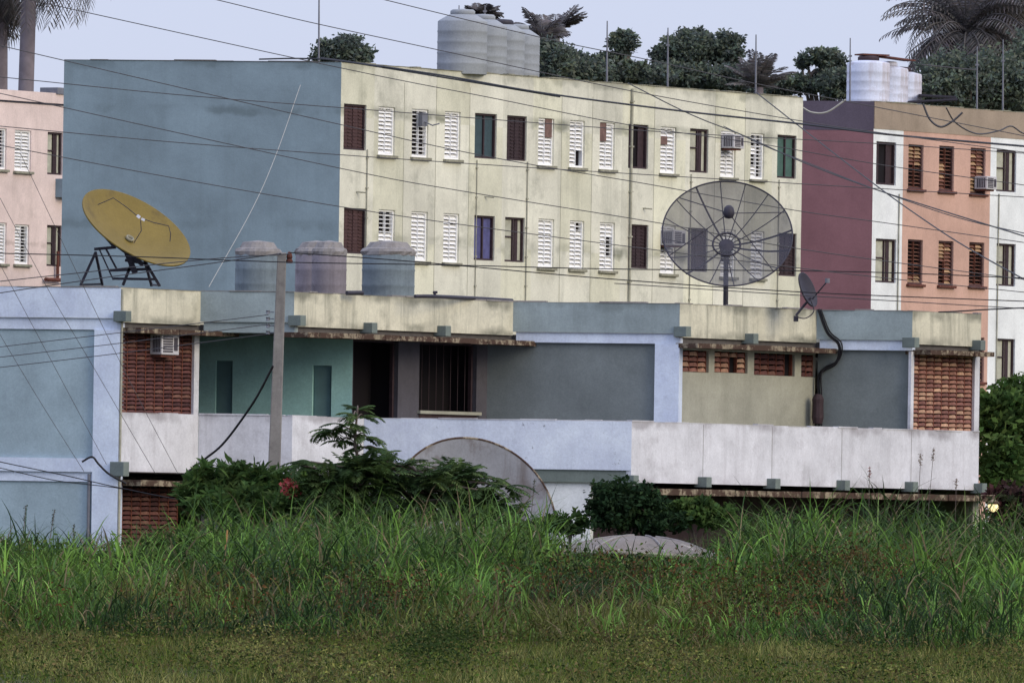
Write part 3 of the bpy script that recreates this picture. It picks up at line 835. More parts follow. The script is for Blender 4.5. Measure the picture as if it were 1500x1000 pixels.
# teal recess
T0 = fC.pt(fC.s(515, 560), 0) + Vector((0, 1.1, 0))
sT0 = 0
fT = Fr(T0, LF); fTc = Fr(T0, LC)
zc0, zc1 = BB + .1, PC - .14
tl = -5.2
doors = []
for a, b, y in ((316, 341, 528), (458, 486, 535)):
    s0, z1 = fT.hit(a, y); doors.append((s0, fT.s(b, y), zc0, z1))
g = MB(); wall_holes(g, fT, tl, 0, zc0, zc1, doors, .12); g.build('recess_wall', M['teal'], low)
for d in doors:
    g = MB(); g.box(fT, d[0], d[1], d[2], d[3], -.12, -.08); 
    g.box(fT, d[0] + .04, d[1] - .04, d[2] + .1, d[2] + 1.0, -.08, -.07); g.box(fT, d[0] + .04, d[1] - .04, d[2] + 1.1, d[3] - .08, -.08, -.07)
    g.build('door', M['teal_dark'], low)
# dark doorway and window wall
Oq = fD.pt(0, 0, -.14)
wq = Oq - T0
sD1 = (wq.x * fD.d.y - wq.y * fD.d.x) / (fTc.d.x * fD.d.y - fTc.d.y * fD.d.x)      # where the dark wall meets the front panel
sD0 = (fTc.pt(sD1, 0) - fD.O).dot(fD.d)
dd = [(fTc.s(517, 560), fTc.s(583, 560), zc0 + .01, zc1 - .05), (fTc.s(614, 560), min(fTc.s(698, 560), sD1 - .15), fTc.hit(656, 602)[1], zc1 - .05)]
g = MB(); wall_holes(g, fTc, 0, sD1, zc0, zc1, dd, .2); g.build('recess_wall', M['inner_dark'], low)
for nm, d in zip(('doorway', 'window'), dd):
    g = MB(); g.box(fTc, d[0] + .01, d[1] + .06, d[2] - .1, d[3] + .02, -.75, -.7)
    g.box(fTc, d[1] + .01, d[1] + .06, d[2] - .1, d[3] + .02, -.699, -.2); g.box(fTc, d[0] + .01, d[0] + .03, d[2] - .1, d[3] + .02, -.699, -.21)
    o = g.build(nm, M['void'], low)
    g = MB()
    for a, b in ((d[0] + .003, d[0] + .06), (d[1] - .06, d[1] - .003)): g.box(fTc, a, b, d[2], d[3], -.18, -.1)
    g.box(fTc, d[0] + .003, d[1] - .003, d[3] - .05, d[3], -.175, -.105)
    if nm == 'window':
        for k in range(1, 8): 
            s = d[0] + (d[1] - d[0]) * k / 8; g.tube([fTc.pt(s, d[2], -.12), fTc.pt(s, d[3], -.12)], .008)
    g.build('frame', M['brown2'], o)
seg(fTc, dd[1][0] - .05, dd[1][1] + .1, dd[1][2] - .07, dd[1][2] - .004, -.05, .08, 'sill', 'inner_cream')
seg(fTc, dd[1][0], dd[1][1], zc0, dd[1][2] - .08, 0, .02, 'brick_skirting', 'mortar')
# front wall with pillar
s958 = fD.s(958, 560)
seg(fD, sD0 - .02, s958, zc0, PF - .22, -.3, -.14, 'wall_panel', 'panel_shaded')
seg(fD, s958, ln(Dp, E) - .003, zc0, PF - .22, -.3, -.03, 'pillar', 'lavender')
# cream wall with high lattices
hl = []
for a, b, y0, y1 in ((1000, 1038, 508, 545), (1047, 1095, 510, 546), (1105, 1164, 512, 550), (1174, 1194, 516, 552)):
    s0, z1 = fE.hit(a, y0, -.1); s1, z0 = fE.hit(b, y1, -.1); hl.append((s0, s1, fE.hit((a + b) / 2, y1, -.1)[1], zc1 - .12))
g = MB(); wall_holes(g, fE, 0.0, ln(E, G), zc0, zc1, hl, .16, -.1); g.build('recess_wall', M['inner_cream'], low)
for k, h in enumerate(hl):
    n = (3, 4, 5, 2)[k]
    lattice(fE, h[0] + .02, h[1] - .02, h[2] + .01, h[3], n, 4, -.1, LTB if k < 2 else DKB, 'vent_lattice', ((2, 1), (2, 2), (2, 0)) if k == 1 else (((4, 0), (4, 1), (4, 2), (4, 3)) if k == 2 else ()))
seg(fG, 0, ln(G, H) - .003, zc0, PF - .22, -.3, -.14, 'wall_panel', 'panel_shaded')
# right lattice bay
sa, sb = fH.s(1339, 580), fH.s(1428, 580)
lattice(fH, sa, sb, BT + .004, zl1, 8, 18, -.02, LTB)
seg(fH, 0, sa - .002, BT + .001, zl1, -.08, -.01, 'post', 'balcony')
seg(fH, sb + .002, sKI, BT + .001, zl1, -.25, -.01, 'post', 'balcony')
# rear and end walls
g = MB()
pts = [I, I + back, W0 + back, W0]
for a, b in zip(pts, pts[1:]):
    g.face([(a.x, a.y + .1, 0), (b.x, b.y + .1, 0), (b.x, b.y + .1, PT), (a.x, a.y + .1, PT)])
g.build('rear_wall', M['low_cream'], low)
s, z = fA.hit(226, 519, .1)
air_conditioner('white window air conditioner set into the dark red brick lattice on the left', fA, s + .05, z, .62, .44, .25)
# lit bulb under the right end of the canopy
lp = P(1455, 742, F / 68.5)
t = thing('lamp', 'round lamp glowing warm yellow under the right end of the balcony slab', 'lamp', lp)
g = MB(); g.lathe([(.001, -.11), (.07, -.09), (.11, -.03), (.115, .02), (.1, .06)], 14, Matrix.Translation(lp)); g.build('globe', M['lamp'], t, True)
g = MB(); g.lathe([(.1, .055), (.15, .06), (.09, .13), (.03, .17), (.03, .26), (.001, .26)], 14, Matrix.Translation(lp)); g.bar(lp + Vector((0, 0, .24)), lp + Vector((-.35, 0, .24)), .03, .03); g.build('shade', M['slab'], t, True)
# black cable bundle and meter on the cream wall
tp = [fG.pt(fG.s(1200, 455), PT + .02, .05), fG.pt(fG.s(1213, 490), PF + .15, .06), fG.pt(fG.s(1230, 512), PF - .12, .05), fG.pt(fG.s(1224, 530), PF - .5, -.05), fE.pt(fE.s(1198, 545, 0), PF - .75, .05), fE.pt(fE.s(1197, 580, 0), EYE + 2.9, .05), fE.pt(fE.s(1197, 630, 0), EYE + 2.2, .05)]
t = thing('meter_box', 'rusty dark meter box hanging on black cables in the corner of the grey wall', 'meter box', tp[-1])
g = MB(); g.tube(smooth_line(tp, 6), .034, 7); g.tube(smooth_line([p + Vector((.05, -.05, .02 * k)) for k, p in enumerate(tp)], 6), .018, 6); g.build('cable_bundle', M['cable'], t)
q = P(1198, 598, tp[-1].y - .25)
g = MB(); g.lathe([(.001, -.34), (.1, -.33), (.13, -.2), (.12, .1), (.13, .2), (.08, .3), (.001, .32)], 10, Matrix.Translation(q)); g.build('box', M['brown2'], t, bevel=.01)

# ------------------------------------------------------------------ tanks
def tank(name, label, base, r, h, mat, group, lid=None, dome=.16, cover=None, low_poly=20):
    t = thing(name, label, 'water tank', base, group)
    Mx = Matrix.Translation(base)
    b = MB()
    prof = [(r * .985, 0), (r, .03)] + [q for f in (.2, .4, .6, .8) for q in ((r, h * f - .03), (r * 1.018, h * f), (r, h * f + .03))] + [(r, h - .03), (r * .97, h), (r * .55, h + dome), (.001, h + dome * 1.05)]
    b.lathe(prof, 28, Mx)
    b.build('body', M[mat], t, True)
    l = MB()
    l.lathe([(r * .46, h + dome * .9), (r * .5, h + dome * .92), (r * .5, h + dome + .09), (r * .42, h + dome + .13), (.001, h + dome + .15)], 20, Mx)
    l.build('lid', M[lid or mat], t, True)
    if cover:
        c = MB()
        c.lathe([(r * .9, h - .05), (r * 1.0, h - .02), (r * 1.04, h + .06), (r * .98, h + .12), (r * .85, h + .14), (r * .7, h + .26), (.001, h + .3)], 26, Mx, wob=lambda k, j: rng.uniform(-.05, .04))
        c.build('crumbling_cover', M['concrete'], t)
    return t
gr = 'grey tanks on the cream block roof'
lab = ['grey-green roof tank nearest the blue gable, the widest seen of four', 'grey-green roof tank second from the left of four on the cream block',
       'grey-green roof tank with dark lid, third of four on the cream block', 'grey-green roof tank at the right end of the four, beside the fan palm']
for k, (pxr, py) in enumerate(((713, 104), (742, 106), (768, 107), (790, 108))):
    D = 292.6 + 1.6 * k
    r = .64 - .02 * k
    c = P(pxr, py, D); c.x -= r
    c.z = ZT - .06
    tank('water_tank', lab[k], c, r, 1.38 - .05 * k, 'tank_grey', gr, 'steel' if k == 2 else None)
for k, (pxr, hh) in enumerate(((1303, 1.3), (1330, 1.2), (1350, 1.1))):
    D = 317.0 + 1.2 * k
    c = P(pxr, 140, D); c.x -= .6; c.z = ZM - .08
    tank('water_tank', ['white roof tank with rust streaks and brown lid on the maroon gable block', 'white roof tank in the middle of three, above the salmon facade', 'stained white roof tank at the right end of three, beside the palms'][k],
         c, .6, hh, 'tank_white', 'white tanks on the maroon block roof', 'brown2' if k != 1 else None, .06)
g = MB(); q = P(1258, 80, 317); g.bar(q, q + Vector((.75, .3, -.01)), .6, .04); g.bar(q + Vector((.72, .3, -.05)), q + Vector((1.5, 2.2, -.06)), .35, .04)
recentre(tag(g.build('metal_sheet', M['rust']), 'rusty brown sheet metal pieces lying over the lids of the white tanks', 'sheet metal'), q)
for px0, px1, pyt, D, mat, l in ((345, 412, 366, 240.0, 'tank_blue', 'blue-grey cement tank with crumbling top just left of the utility pole'),
                                 (433, 494, 366, 243.0, 'tank_mauve', 'mauve-grey cement tank just right of the pole, half behind its neighbour'),
                                 (457, 508, 366, 241.0, 'tank_mauve', 'mauve-grey cement tank in front of the cream facade corner'),
                                 (531, 608, 366, 242.5, 'tank_blue', 'blue-grey cement tank standing alone below the white louvred windows')):
    c = P((px0 + px1) / 2, pyt, D)
    r = (px1 - px0) / 2 / F * D
    z = c.z - .1; c.z = PC + .02
    tank('water_tank', l, c, r, z - c.z, mat, 'old cement tanks on the low roof', None, .1, True)
c = P(372, 364, 239.9)
# pipes on the low roof
g = MB(); g.tube(smooth_line([P(608, 434, 238), P(637, 434, 238.5), P(700, 437, 241), P(750, 440, 243)]), .04, 7); g.tube([P(637, 434, 238.5), P(637, 427, 238.5)], .03, 6); g.tube([P(634, 428, 238.5), P(641, 428, 238.5)], .03, 6); g.tube([P(508, 429, 236.5), P(531, 429, 236.8)], .05, 7)
recentre(tag(g.build('water_pipe', M['steel']), 'dark water pipe with a valve running along the low parapet beside the tanks', 'pipe'), P(637, 434, 238.5))

# ------------------------------------------------------------------ dishes
def dish_matrix(centre, axis, R, depth, spin=0):
    q = Vector((0, 0, 1)).rotation_difference(Vector(axis).normalized())
    return Matrix.Translation(centre) @ q.to_matrix().to_4x4() @ Matrix.Rotation(spin, 4, 'Z') @ Matrix.Translation((0, 0, -depth))

def parab(R, depth, n=12, r0=.0): return [(max(.001, r0 + (R - r0) * k / n), depth * ((r0 + (R - r0) * k / n) / R) ** 2) for k in range(n + 1)]

def solid_dish(mb, R, depth, Mx, th=.025, n=64):
    pr = parab(R, depth)
    mb.lathe(pr + [(R + .02, depth + .005), (R + .02, depth - .03)] + [(r, z - th) for r, z in reversed(pr)], n, Mx)

# yellow dish on the left roof
yc = P(200, 333, 236)
ax = Vector((.465, -.43, .775)).normalized()
R, dp = 1.24, .34
Y = dish_matrix(yc, ax, R, dp)
ye = thing('satellite_dish', 'yellow solid satellite dish tilted skyward on a black frame, left roof', 'satellite dish', P(180, 418, 236), 'satellite dishes')
g = MB(); solid_dish(g, R, dp, Y); g.build('reflector', M['yellow'], ye, True)
g = MB(); nz = P(205, 319, 235.5)
for pts in ([(143, 300), (166, 290), (186, 304), (203, 318)], [(208, 320), (225, 326), (247, 331), (250, 342), (249, 354)], [(206, 322), (207, 338), (196, 356)]):
    g.tube([P(x, y, 235.6) for x, y in pts], .010, 6)
g.build('feed_arm', M['steel'], ye)
g = MB(); g.bar(nz + Vector((-.06, 0, .05)), nz + Vector((.0, 0, .0)), .06, .06); g.bar(nz + Vector((.03, 0, -.02)), nz + Vector((.1, 0, -.05)), .05, .05); g.build('feed_horn', M['tank_white'], ye)
v = Y @ Vector((0, 0, .02))
g = MB(); g.lathe([(.06, -.02), (.09, -.02), (.09, .04), (.06, .04), (.06, -.02)], 14, Y @ Matrix.Translation((0, 0, .03))); g.build('centre_ring', M['sill'], ye, True)
g = MB()
zb_ = P(0, 0, 1).z
def st(p, q, w=.055, d0=236.3, d1=236.3): g.bar(P(*p, d0), P(*q, d1), w, w)
st((130, 318), (168, 362), .07); st((138, 365), (170, 362), .06); st((140, 370), (118, 418)); st((155, 364), (172, 396), .04)
st((160, 396), (218, 394), .06); st((166, 408), (228, 409), .05); st((168, 356), (210, 388), .10); st((195, 380), (180, 418), .06); st((212, 382), (234, 419), .06)
st((186, 370), (198, 400), .12); st((145, 364), (166, 410), .03); st((183, 381), (214, 386), .06)
st((140, 370), (150, 417), .05, 236.3, 237.5); st((212, 382), (222, 418), .05, 236.3, 237.5); st((118, 417), (150, 416), .04, 236.3, 237.5); st((222, 417), (234, 418), .04, 237.5, 236.3)
g.build('stand', M['steel'], ye)

# mesh dish on the right roof
mc_ = P(1065.5, 342, 247)
R, dp = 1.415, .42
ax = Vector((0.02, -.816, .578)).normalized()
Y = dish_matrix(mc_, ax, R, dp, .12)
me_ = thing('satellite_dish', 'round see-through mesh satellite dish with radial ribs on a post before the cream facade', 'satellite dish', P(1064, 446, 247), 'satellite dishes')
g = MB(); g.lathe(parab(R, dp, 10, .12), 72, Y); g.build('mesh_reflector', M['screen'], me_, True)
g = MB()
for k in range(16):
    a = 2 * math.pi * k / 16
    pr = parab(R, dp, 6, .12)
    g.tube([Y @ Vector((r * math.cos(a), r * math.sin(a), z - .02)) for r, z in pr], .012 if k % 5 else .021, 5)
g.build('ribs', M['steel'], me_)
g = MB(); g.tube([Y @ Vector((R * math.cos(2 * math.pi * k / 64), R * math.sin(2 * math.pi * k / 64), dp)) for k in range(65)], .018, 6, cap=False); g.build('rim', M['steel'], me_)
g = MB(); g.lathe([(.001, -.1), (.16, -.08), (.17, .0), (.001, .03)], 16, Y)
for rr in (.3,): g.tube([Y @ Vector((rr * math.cos(2 * math.pi * k / 32), rr * math.sin(2 * math.pi * k / 32), dp * (rr / R) ** 2 + .01)) for k in range(33)], .022, 5, cap=False)
g.build('hub', M['steel'], me_)
fp = Y @ Vector((0, 0, 1.15))
g = MB()
for a in (.35, 2.3, 3.5, 5.4): g.tube([Y @ Vector((R * .98 * math.cos(a), R * .98 * math.sin(a), dp)), fp], .011, 5)
g.build('feed_arm', M['steel'], me_)
g = MB(); g.lathe([(.001, -.14), (.10, -.12), (.15, 0), (.12, .14), (.06, .2), (.001, .21)], 16, Matrix.Translation(fp) @ Matrix.Scale(.85, 4)); g.build('feed_cap', M['steel'], me_, True)
g = MB(); hb = Y @ Vector((0, 0, -.12)); ft = P(1064, 446, 247); ft.z = PC
g.tube([Vector((hb.x, hb.y + .12, hb.z)), Vector((ft.x, hb.y + .12, ft.z))], .055, 8); g.bar(hb, hb + Vector((0, .2, -.02)), .2, .25)
g.build('post', M['steel'], me_)

# small dark dish on the corner
dc = P(1184, 424, 243.5)
Y = dish_matrix(dc, Vector((.86, -.45, .30)), .36, .07)
sd = thing('satellite_dish', 'small dark offset satellite dish turned away beside the maroon gable', 'satellite dish', P(1166, 462, 243.5), 'satellite dishes')
g = MB(); solid_dish(g, .38, .07, Y @ Matrix.Scale(.8, 4, (0, 1, 0)), .015, 36); g.build('reflector', M['steel'], sd, True)
g = MB(); g.tube([P(1166, 462, 243.5), P(1178, 447, 243.5), P(1188, 436, 243.5)], .03, 6); g.tube([P(1190, 438, 243.5), P(1211, 413, 243.2)], .015, 5); g.tube(smooth_line([P(1166, 464, 243.4), P(1180, 466, 243.4), P(1192, 456, 243.4), P(1188, 440, 243.4)]), .012, 5); g.build('mount', M['steel'], sd)
q = P(1212, 411, 243.2); g = MB(); g.lathe([(.001, -.05), (.05, -.05), (.05, .05), (.001, .05)], 10, Matrix.Translation(q)); g.build('feed_horn', M['grey_metal'], sd)
q = P(1166, 464, 243.5); g = MB(); g.bar(q + Vector((-.05, 0, -.04)), q + Vector((.05, 0, -.04)), .12, .12); g.build('foot', M['steel'], sd)

# big grey dish standing behind the bushes
bc = P(695, 758, 222)
R, dp = 1.66, .42
ax = Vector((.30, -.85, .36)).normalized()
Y = dish_matrix(bc, ax, R, dp)
bd = thing('satellite_dish', 'large grey solid satellite dish standing behind the bushes below the balcony', 'satellite dish', Vector((bc.x, bc.y + .6, 0)), 'satellite dishes')
g = MB(); solid_dish(g, R, dp, Y, .04, 80); g.build('reflector', M['dish_grey'], bd, True)
g = MB(); g.tube([Y @ Vector(((R + .02) * math.cos(2 * math.pi * k / 80), (R + .02) * math.sin(2 * math.pi * k / 80), dp + .0)) for k in range(81)], .022, 6, cap=False); g.build('rim', M['slab'], bd)
g = MB(); g.tube([bc + Vector((0, .5, -.2)), Vector((bc.x, bc.y + .6, 0))], .1, 8); g.build('post', M['steel'], bd)

# derelict pale dish lying in the weeds
fc = P(940, 812, 212)
Y = dish_matrix(fc, Vector((.05, .50, .90)), 1.62, .40)
dd_ = thing('derelict_dish', 'pale derelict dish lying upside down in the tall weeds', 'dish', Vector((fc.x, fc.y, 0)))
g = MB(); Yf = Matrix.Translation(fc + Vector((0, 0, .33))) @ Matrix.Rotation(.03, 4, 'Y') @ Matrix.Rotation(-.10, 4, 'X')
g.lathe([(r, -z * 1.15) for r, z in parab(1.82, .42)] + [(1.82, -.53), (1.76, -.53)], 48, Yf, wob=lambda k, j: .02 * math.sin(j * .9 + k) + (.05 if j % 11 < 3 else 0) - (.05 if 20 < j < 27 else 0)); g.build('shell', M['dish_pale'], dd_, True)
g = MB(); g.tube([Yf @ Vector((1.84 * math.cos(2 * math.pi * k / 60), 1.84 * math.sin(2 * math.pi * k / 60), -.50)) for k in range(61)], .045, 6, cap=False); g.build('rim', M['sill'], dd_)
g = MB()
for k in range(8):
    a = 2 * math.pi * (k + .3) / 8
    g.tube([Yf @ Vector((r * math.cos(a), r * math.sin(a), -z * 1.15 + .012)) for r, z in parab(1.82, .42, 6, .3)], .022, 5)
g.build('ribs', M['concrete'], dd_)

# ------------------------------------------------------------------ utility pole
pt_, pb_ = P(413, 370, 224), P(401.5, 690, 224)
dirv = (pb_ - pt_).normalized()
base = pt_ + dirv * ((pt_.z) / -dirv.z)
t = thing('utility_pole', 'leaning grey concrete utility pole in front of the low block', 'utility pole', base)
g = MB()
fx = Vector((1, 0, 0))
def ring(p, hw): return [p + Vector((-hw, -hw, 0)), p + Vector((hw, -hw, 0)), p + Vector((hw, hw, 0)), p + Vector((-hw, hw, 0))]
g.hexa(ring(base, .145) + ring(pt_, .088)); g.build('shaft', M['pole'], t, bevel=.02)
q = P(424, 378, 224)
g = MB(); g.lathe([(.001, -.1), (.06, -.1), (.07, -.05), (.045, -.02), (.06, .02), (.05, .07), (.03, .12), (.001, .13)], 10, Matrix.Translation(q)); g.bar(q + Vector((-.16, 0, -.06)), q + Vector((0, 0, -.06)), .04, .05); g.build('insulator', M['rust'], t)
for y in (457, 467, 477, 487):
    q = P(392.5, y, 224); g = MB(); g.lathe([(.001, -.04), (.045, -.035), (.03, 0), (.045, .035), (.001, .04)], 10, Matrix.Translation(q)); g.bar(q, q + Vector((.12, 0, 0)), .02, .02); g.build('insulator', M['grey_metal'], t)

# ------------------------------------------------------------------ cables
CG = 'overhead cables'
def cable(label, pts, D0, D1, r=.009, mat='cable_thin', group=CG, name='overhead_cable', cat='cable', sag=0):
    n = len(pts)
    x0, x1 = pts[0][0], pts[-1][0]
    L = []
    for k, (x, y) in enumerate(pts):
        u = (x - x0) / (x1 - x0) if x1 != x0 else k / (n - 1)
        L.append(P(x, y, D0 + (D1 - D0) * u))
    g = MB(); g.tube(smooth_line(L, 7), r, 5)
    return recentre(tag(g.build(name, M[mat]), label, cat, group), L[0])
T = .0085
cable('thin cable from the top left corner, under the cream roof edge to the salmon facade', [(-60, -24), (43, 0), (500, 100), (717, 143), (920, 183), (1120, 212), (1300, 243), (1520, 274)], 212, 220, T)
cable('thin cable from the top edge above the blue gable down past the grey roof tanks', [(250, -14), (317, 0), (450, 32), (640, 73), (917, 132), (1177, 178), (1300, 196), (1520, 226)], 208, 218, T)
cable('highest thin cable, from the top edge above the grey tanks down across the maroon gable', [(500, -16), (563, 0), (800, 57), (950, 88), (1108, 123), (1283, 157), (1520, 203)], 206, 216, T)
cable('thin cable from the palm trunks across the blue gable down to the mesh dish top', [(-30, 60), (0, 67), (500, 183), (717, 230), (950, 270), (1157, 307), (1300, 327), (1520, 358)], 210, 219, T)
cable('thin flat cable crossing the blue gable just below its upper band line', [(-30, 111), (0, 113), (250, 138), (500, 158), (950, 192), (1277, 210), (1520, 226)], 214, 222, T)
cable('thin cable crossing the pink roof edge and the blue gable to the mesh dish', [(-30, 131), (0, 137), (500, 247), (683, 281), (967, 327), (1180, 366), (1520, 412)], 212, 221, T)
cable('thin flat cable crossing the middle of the blue gable below the upper windows', [(-30, 183), (0, 185), (250, 208), (500, 227), (800, 247), (1300, 277), (1520, 290)], 215, 223, T)
cable('thin cable crossing the blue gable just above the yellow dish', [(-30, 208), (0, 213), (250, 260), (500, 303), (683, 330), (967, 367), (1250, 402), (1520, 430)], 213, 222, T)
cable('thick black cable bundle drooping across the cream facade and the salmon facade', [(470, 85), (513, 91), (650, 111), (800, 137), (1000, 163), (1177, 182), (1300, 197), (1520, 216)], 283, 228, .022, 'cable')
cable('black cable along the roof edge of the blue gable', [(380, 87), (440, 86), (500, 90), (640, 112), (820, 142)], 284, 270, .02, 'cable')
cable('thick black cable dropping from the cream roof edge across to the maroon gable', [(920, 122), (1010, 167), (1090, 199), (1177, 238), (1290, 280), (1520, 352)], 292, 226, .015, 'cable')
cable('steep black cable dropping from the right cream roof rod across the salmon facade', [(1108, 136), (1177, 190), (1277, 267), (1345, 316), (1414, 361), (1520, 420)], 298, 228, .016, 'cable')
cable('black cable crossing the maroon gable between two steeper ones', [(1060, 185), (1120, 214), (1177, 236), (1276, 275), (1400, 318), (1520, 346)], 290, 226, .011, 'cable')
cable('black cable across the yellow dish, past the pole top, to the mesh dish', [(-30, 370), (0, 371), (200, 376), (420, 384), (650, 388), (900, 394), (1250, 398), (1520, 408)], 223, 224, .011, 'cable')
cable('black cable from the pole top sagging along the low parapet to the right', [(424, 370), (540, 378), (650, 387), (900, 409), (1180, 428), (1520, 442)], 223.8, 226, .011, 'cable')
cable('black cable rising from the lavender parapet to the pole top, upper of two', [(-30, 416), (0, 412), (150, 396), (300, 380), (424, 372)], 226, 223.8, .010)
cable('black cable rising from the lavender parapet to the pole top, lower of two', [(-30, 434), (0, 429), (150, 407), (300, 387), (412, 371)], 226, 223.9, .010)
cable('thin pair line low over the right parapet below the mesh dish', [(900, 415), (1180, 433), (1520, 453)], 225, 226, .009)
cable('thick black cable hanging from the pole down to the bush', [(400, 536), (372, 588), (330, 646), (300, 672), (268, 696)], 223.8, 226, .024, 'cable', 'service cables on the low block')
cable('thin wire from the pole insulator rack to the brick lattice corner, top one', [(-30, 512), (0, 508), (177, 487), (393, 461)], 226, 223.8, .008, 'cable_thin', 'service cables on the low block')
cable('thin wire across the left grey panel, middle of three rising to the right', [(-30, 527), (0, 523), (180, 502), (393, 475)], 226, 223.8, .008, 'cable_thin', 'service cables on the low block')
cable('thin wire across the left grey panel, lowest of three rising to the right', [(-30, 542), (0, 538), (177, 517), (393, 489)], 226, 223.8, .008, 'cable_thin', 'service cables on the low block')
for pts, l in (([(-20, 455), (0, 490), (60, 590), (123, 690)], 'grey guy wire slanting down the left grey panel, leftmost of four'),
               ([(-30, 330), (18, 421), (90, 556), (156, 680)], 'grey guy wire slanting down over the grey panel to the wire knot'),
               ([(0, 290), (69, 421), (150, 560), (228, 694)], 'grey guy wire slanting down over the lavender pillar to the white wall'),
               ([(30, 225), (123, 421), (190, 558), (261, 694)], 'grey guy wire slanting down over the brick lattice, rightmost of four')):
    cable(l, pts, 229, 229, .0055, 'cable_thin', 'guy wires on the left', 'guy_wire', 'wire')
cable('thin black wire sagging in front of the left ground floor wall into the weeds', [(-30, 668), (0, 676), (100, 697), (180, 715), (300, 738), (420, 752)], 224, 220, .010, 'cable', 'service cables on the low block')
cable('second black wire sagging low across the left ground floor pillar', [(-30, 681), (0, 685), (80, 703), (170, 714), (230, 726)], 225, 222, .009, 'cable', 'service cables on the low block')
cable('knotted black service cable at the foot of the lavender pillar', [(120, 676), (135, 669), (145, 680), (160, 694), (185, 708)], 228, 228, .022, 'cable', 'service cables on the low block')
cable('pale cable hanging diagonally down the blue gable to the low parapet', [(440, 125), (405, 225), (370, 305), (306, 420)], 284.5, 250, .0075, 'cable_pale', 'pale cables', 'loose_cable')
cable('pale loose cable drooping over the plum band beside the white tanks', [(1176, 158), (1190, 165), (1212, 164), (1239, 146)], 309, 309, .025, 'cable_pale', 'pale cables', 'loose_cable')
cable('grey cable looping down the tan band below the white tanks', [(1352, 152), (1362, 175), (1378, 186), (1395, 178), (1410, 165)], 313, 313, .03, 'cable_thin', 'cables looping on the tan band', 'loose_cable')
cable('long grey cable looping along the tan band towards the right edge', [(1386, 158), (1400, 180), (1430, 196), (1462, 192), (1481, 185), (1500, 196), (1530, 200)], 313, 318, .022, 'cable_thin', 'cables looping on the tan band', 'loose_cable')
cable('short black cable on the parapet at the right end of the low block', [(1375, 457), (1400, 456), (1450, 453), (1520, 450)], 241, 243, .016, 'cable', 'service cables on the low block')
cable('thin wire stretched from the white tanks to a roof rod', [(1350, 95), (1400, 100), (1431, 103)], 320, 321, .018, 'cable_thin', 'pale cables', 'loose_cable')
# roof rods
RG = 'thin metal rods on the roofs'
def rod(px, y0, y1, D, label, r=.03):
    g = MB(); a, b = P(px, y1, D), P(px + .5, y0, D)
    g.tube([a, a.lerp(b, .5), b], [r, r * .9, r * .6], 6)
    g.bar(a.lerp(b, .72) + Vector((-.05, 0, 0)), a.lerp(b, .72) + Vector((.05, 0, 0)), .05, .05)
    recentre(tag(g.build('antenna_rod', M['grey_metal']), label, 'rod', RG), a)
rod(467, -40, 92, 291, 'tall thin rod beside the small tree at the corner of the blue gable roof', .028)
rod(672, 8, 40, 297, 'short rod above the widest grey roof tank', .025)
rod(710, 8, 40, 299, 'short rod above the second grey roof tank', .025)
rod(889, 31, 125, 301, 'thin rod on the cream roof in front of the narrow tall tree')
rod(978, 41, 132, 303, 'thin rod on the cream roof in front of the widest round tree')
rod(1107, 51, 142, 305.5, 'thin rod on the cream roof near its right corner, beside the small fan palm')
rod(1245, 56, 150, 316, 'thin rod just left of the white roof tanks', .028)
rod(1431, 68, 165, 321, 'thin rod in front of the big palms, left of two')
rod(1469, 58, 170, 322, 'thin rod in front of the big palms, right of two')
# roof clutter on the maroon block
g = MB(); a, b = P(1330, 150, 318), P(1402, 146, 318); g.bar(a, b, .9, .05); g.bar(P(1345, 140, 319), P(1400, 143, 319), .9, .05)
recentre(tag(g.build('metal_sheet', M['steel']), 'dark corrugated sheet lying on the tan-banded roof right of the white tanks', 'sheet metal'), a)

# ------------------------------------------------------------------ vegetation
def jit(c, k=.3, h=.12):
    f = 1 + rng.uniform(-k, k)
    return (c[0] * f * (1 + rng.uniform(-h, h)), c[1] * f, c[2] * f * (1 + rng.uniform(-h, h)))

def leaf(mb, p, size, col, up=None, ratio=.5):
    d = Vector((rng.gauss(0, 1), rng.gauss(0, 1), rng.gauss(0, .7))).normalized()
    e = d.cross(Vector((rng.gauss(0, 1), rng.gauss(0, 1), rng.gauss(0, 1)))).normalized()
    a, c = p, p + d * size
    m = p + d * size * .5 + Vector((0, 0, size * .08))
    mb.face([a, m + e * size * ratio * .5, c, m - e * size * ratio * .5], col)

def crown(mb, blobs, n, size, pal, gaps=.0, depth=None, ratio=.5, jt=.3):
    """Leaves gathered in clumps spread through each blob's volume (px, py, rx, ry, D)."""
    tot = sum(b[2] * b[3] for b in blobs)
    for (px, py, rx, ry, D) in blobs:
        c = P(px, py, D)
        k = D / F
        X, Z = rx * k, ry * k
        Yr = (X + Z) / 2
        m = int(n * rx * ry / tot)
        ncl = max(6, m // 26)
        for i in range(ncl):
            v = Vector((rng.gauss(0, 1), rng.gauss(0, 1), rng.gauss(0, 1))).normalized() * (rng.random() ** .42)
            cc = c + Vector((v.x * X, v.y * Yr, v.z * Z))
            base = pal[rng.randrange(len(pal))]
            cs = min(X, Z) * rng.uniform(.16, .34)
            for j in range(26):
                q = cc + Vector((rng.gauss(0, cs * .6), rng.gauss(0, cs * .6), rng.gauss(0, cs * .42)))
                leaf(mb, q, size * rng.uniform(.6, 1.3), jit(base, jt), ratio=ratio)

def limbs(mb, base, top, targets, r):
    mb.tube(smooth_line([base, base.lerp(top, .5) + Vector((rng.uniform(-.2, .2), 0, 0)), top], 5), [r * (1 - .5 * k / 10) for k in range(11)], 8)
    for t in targets:
        s = base.lerp(top, rng.uniform(.55, .98))
        mid = s.lerp(t, .5) + Vector((0, 0, .3))
        mb.tube(smooth_line([s, mid, t], 4), [r * .5 * (1 - .75 * k / 8) for k in range(9)], 5)

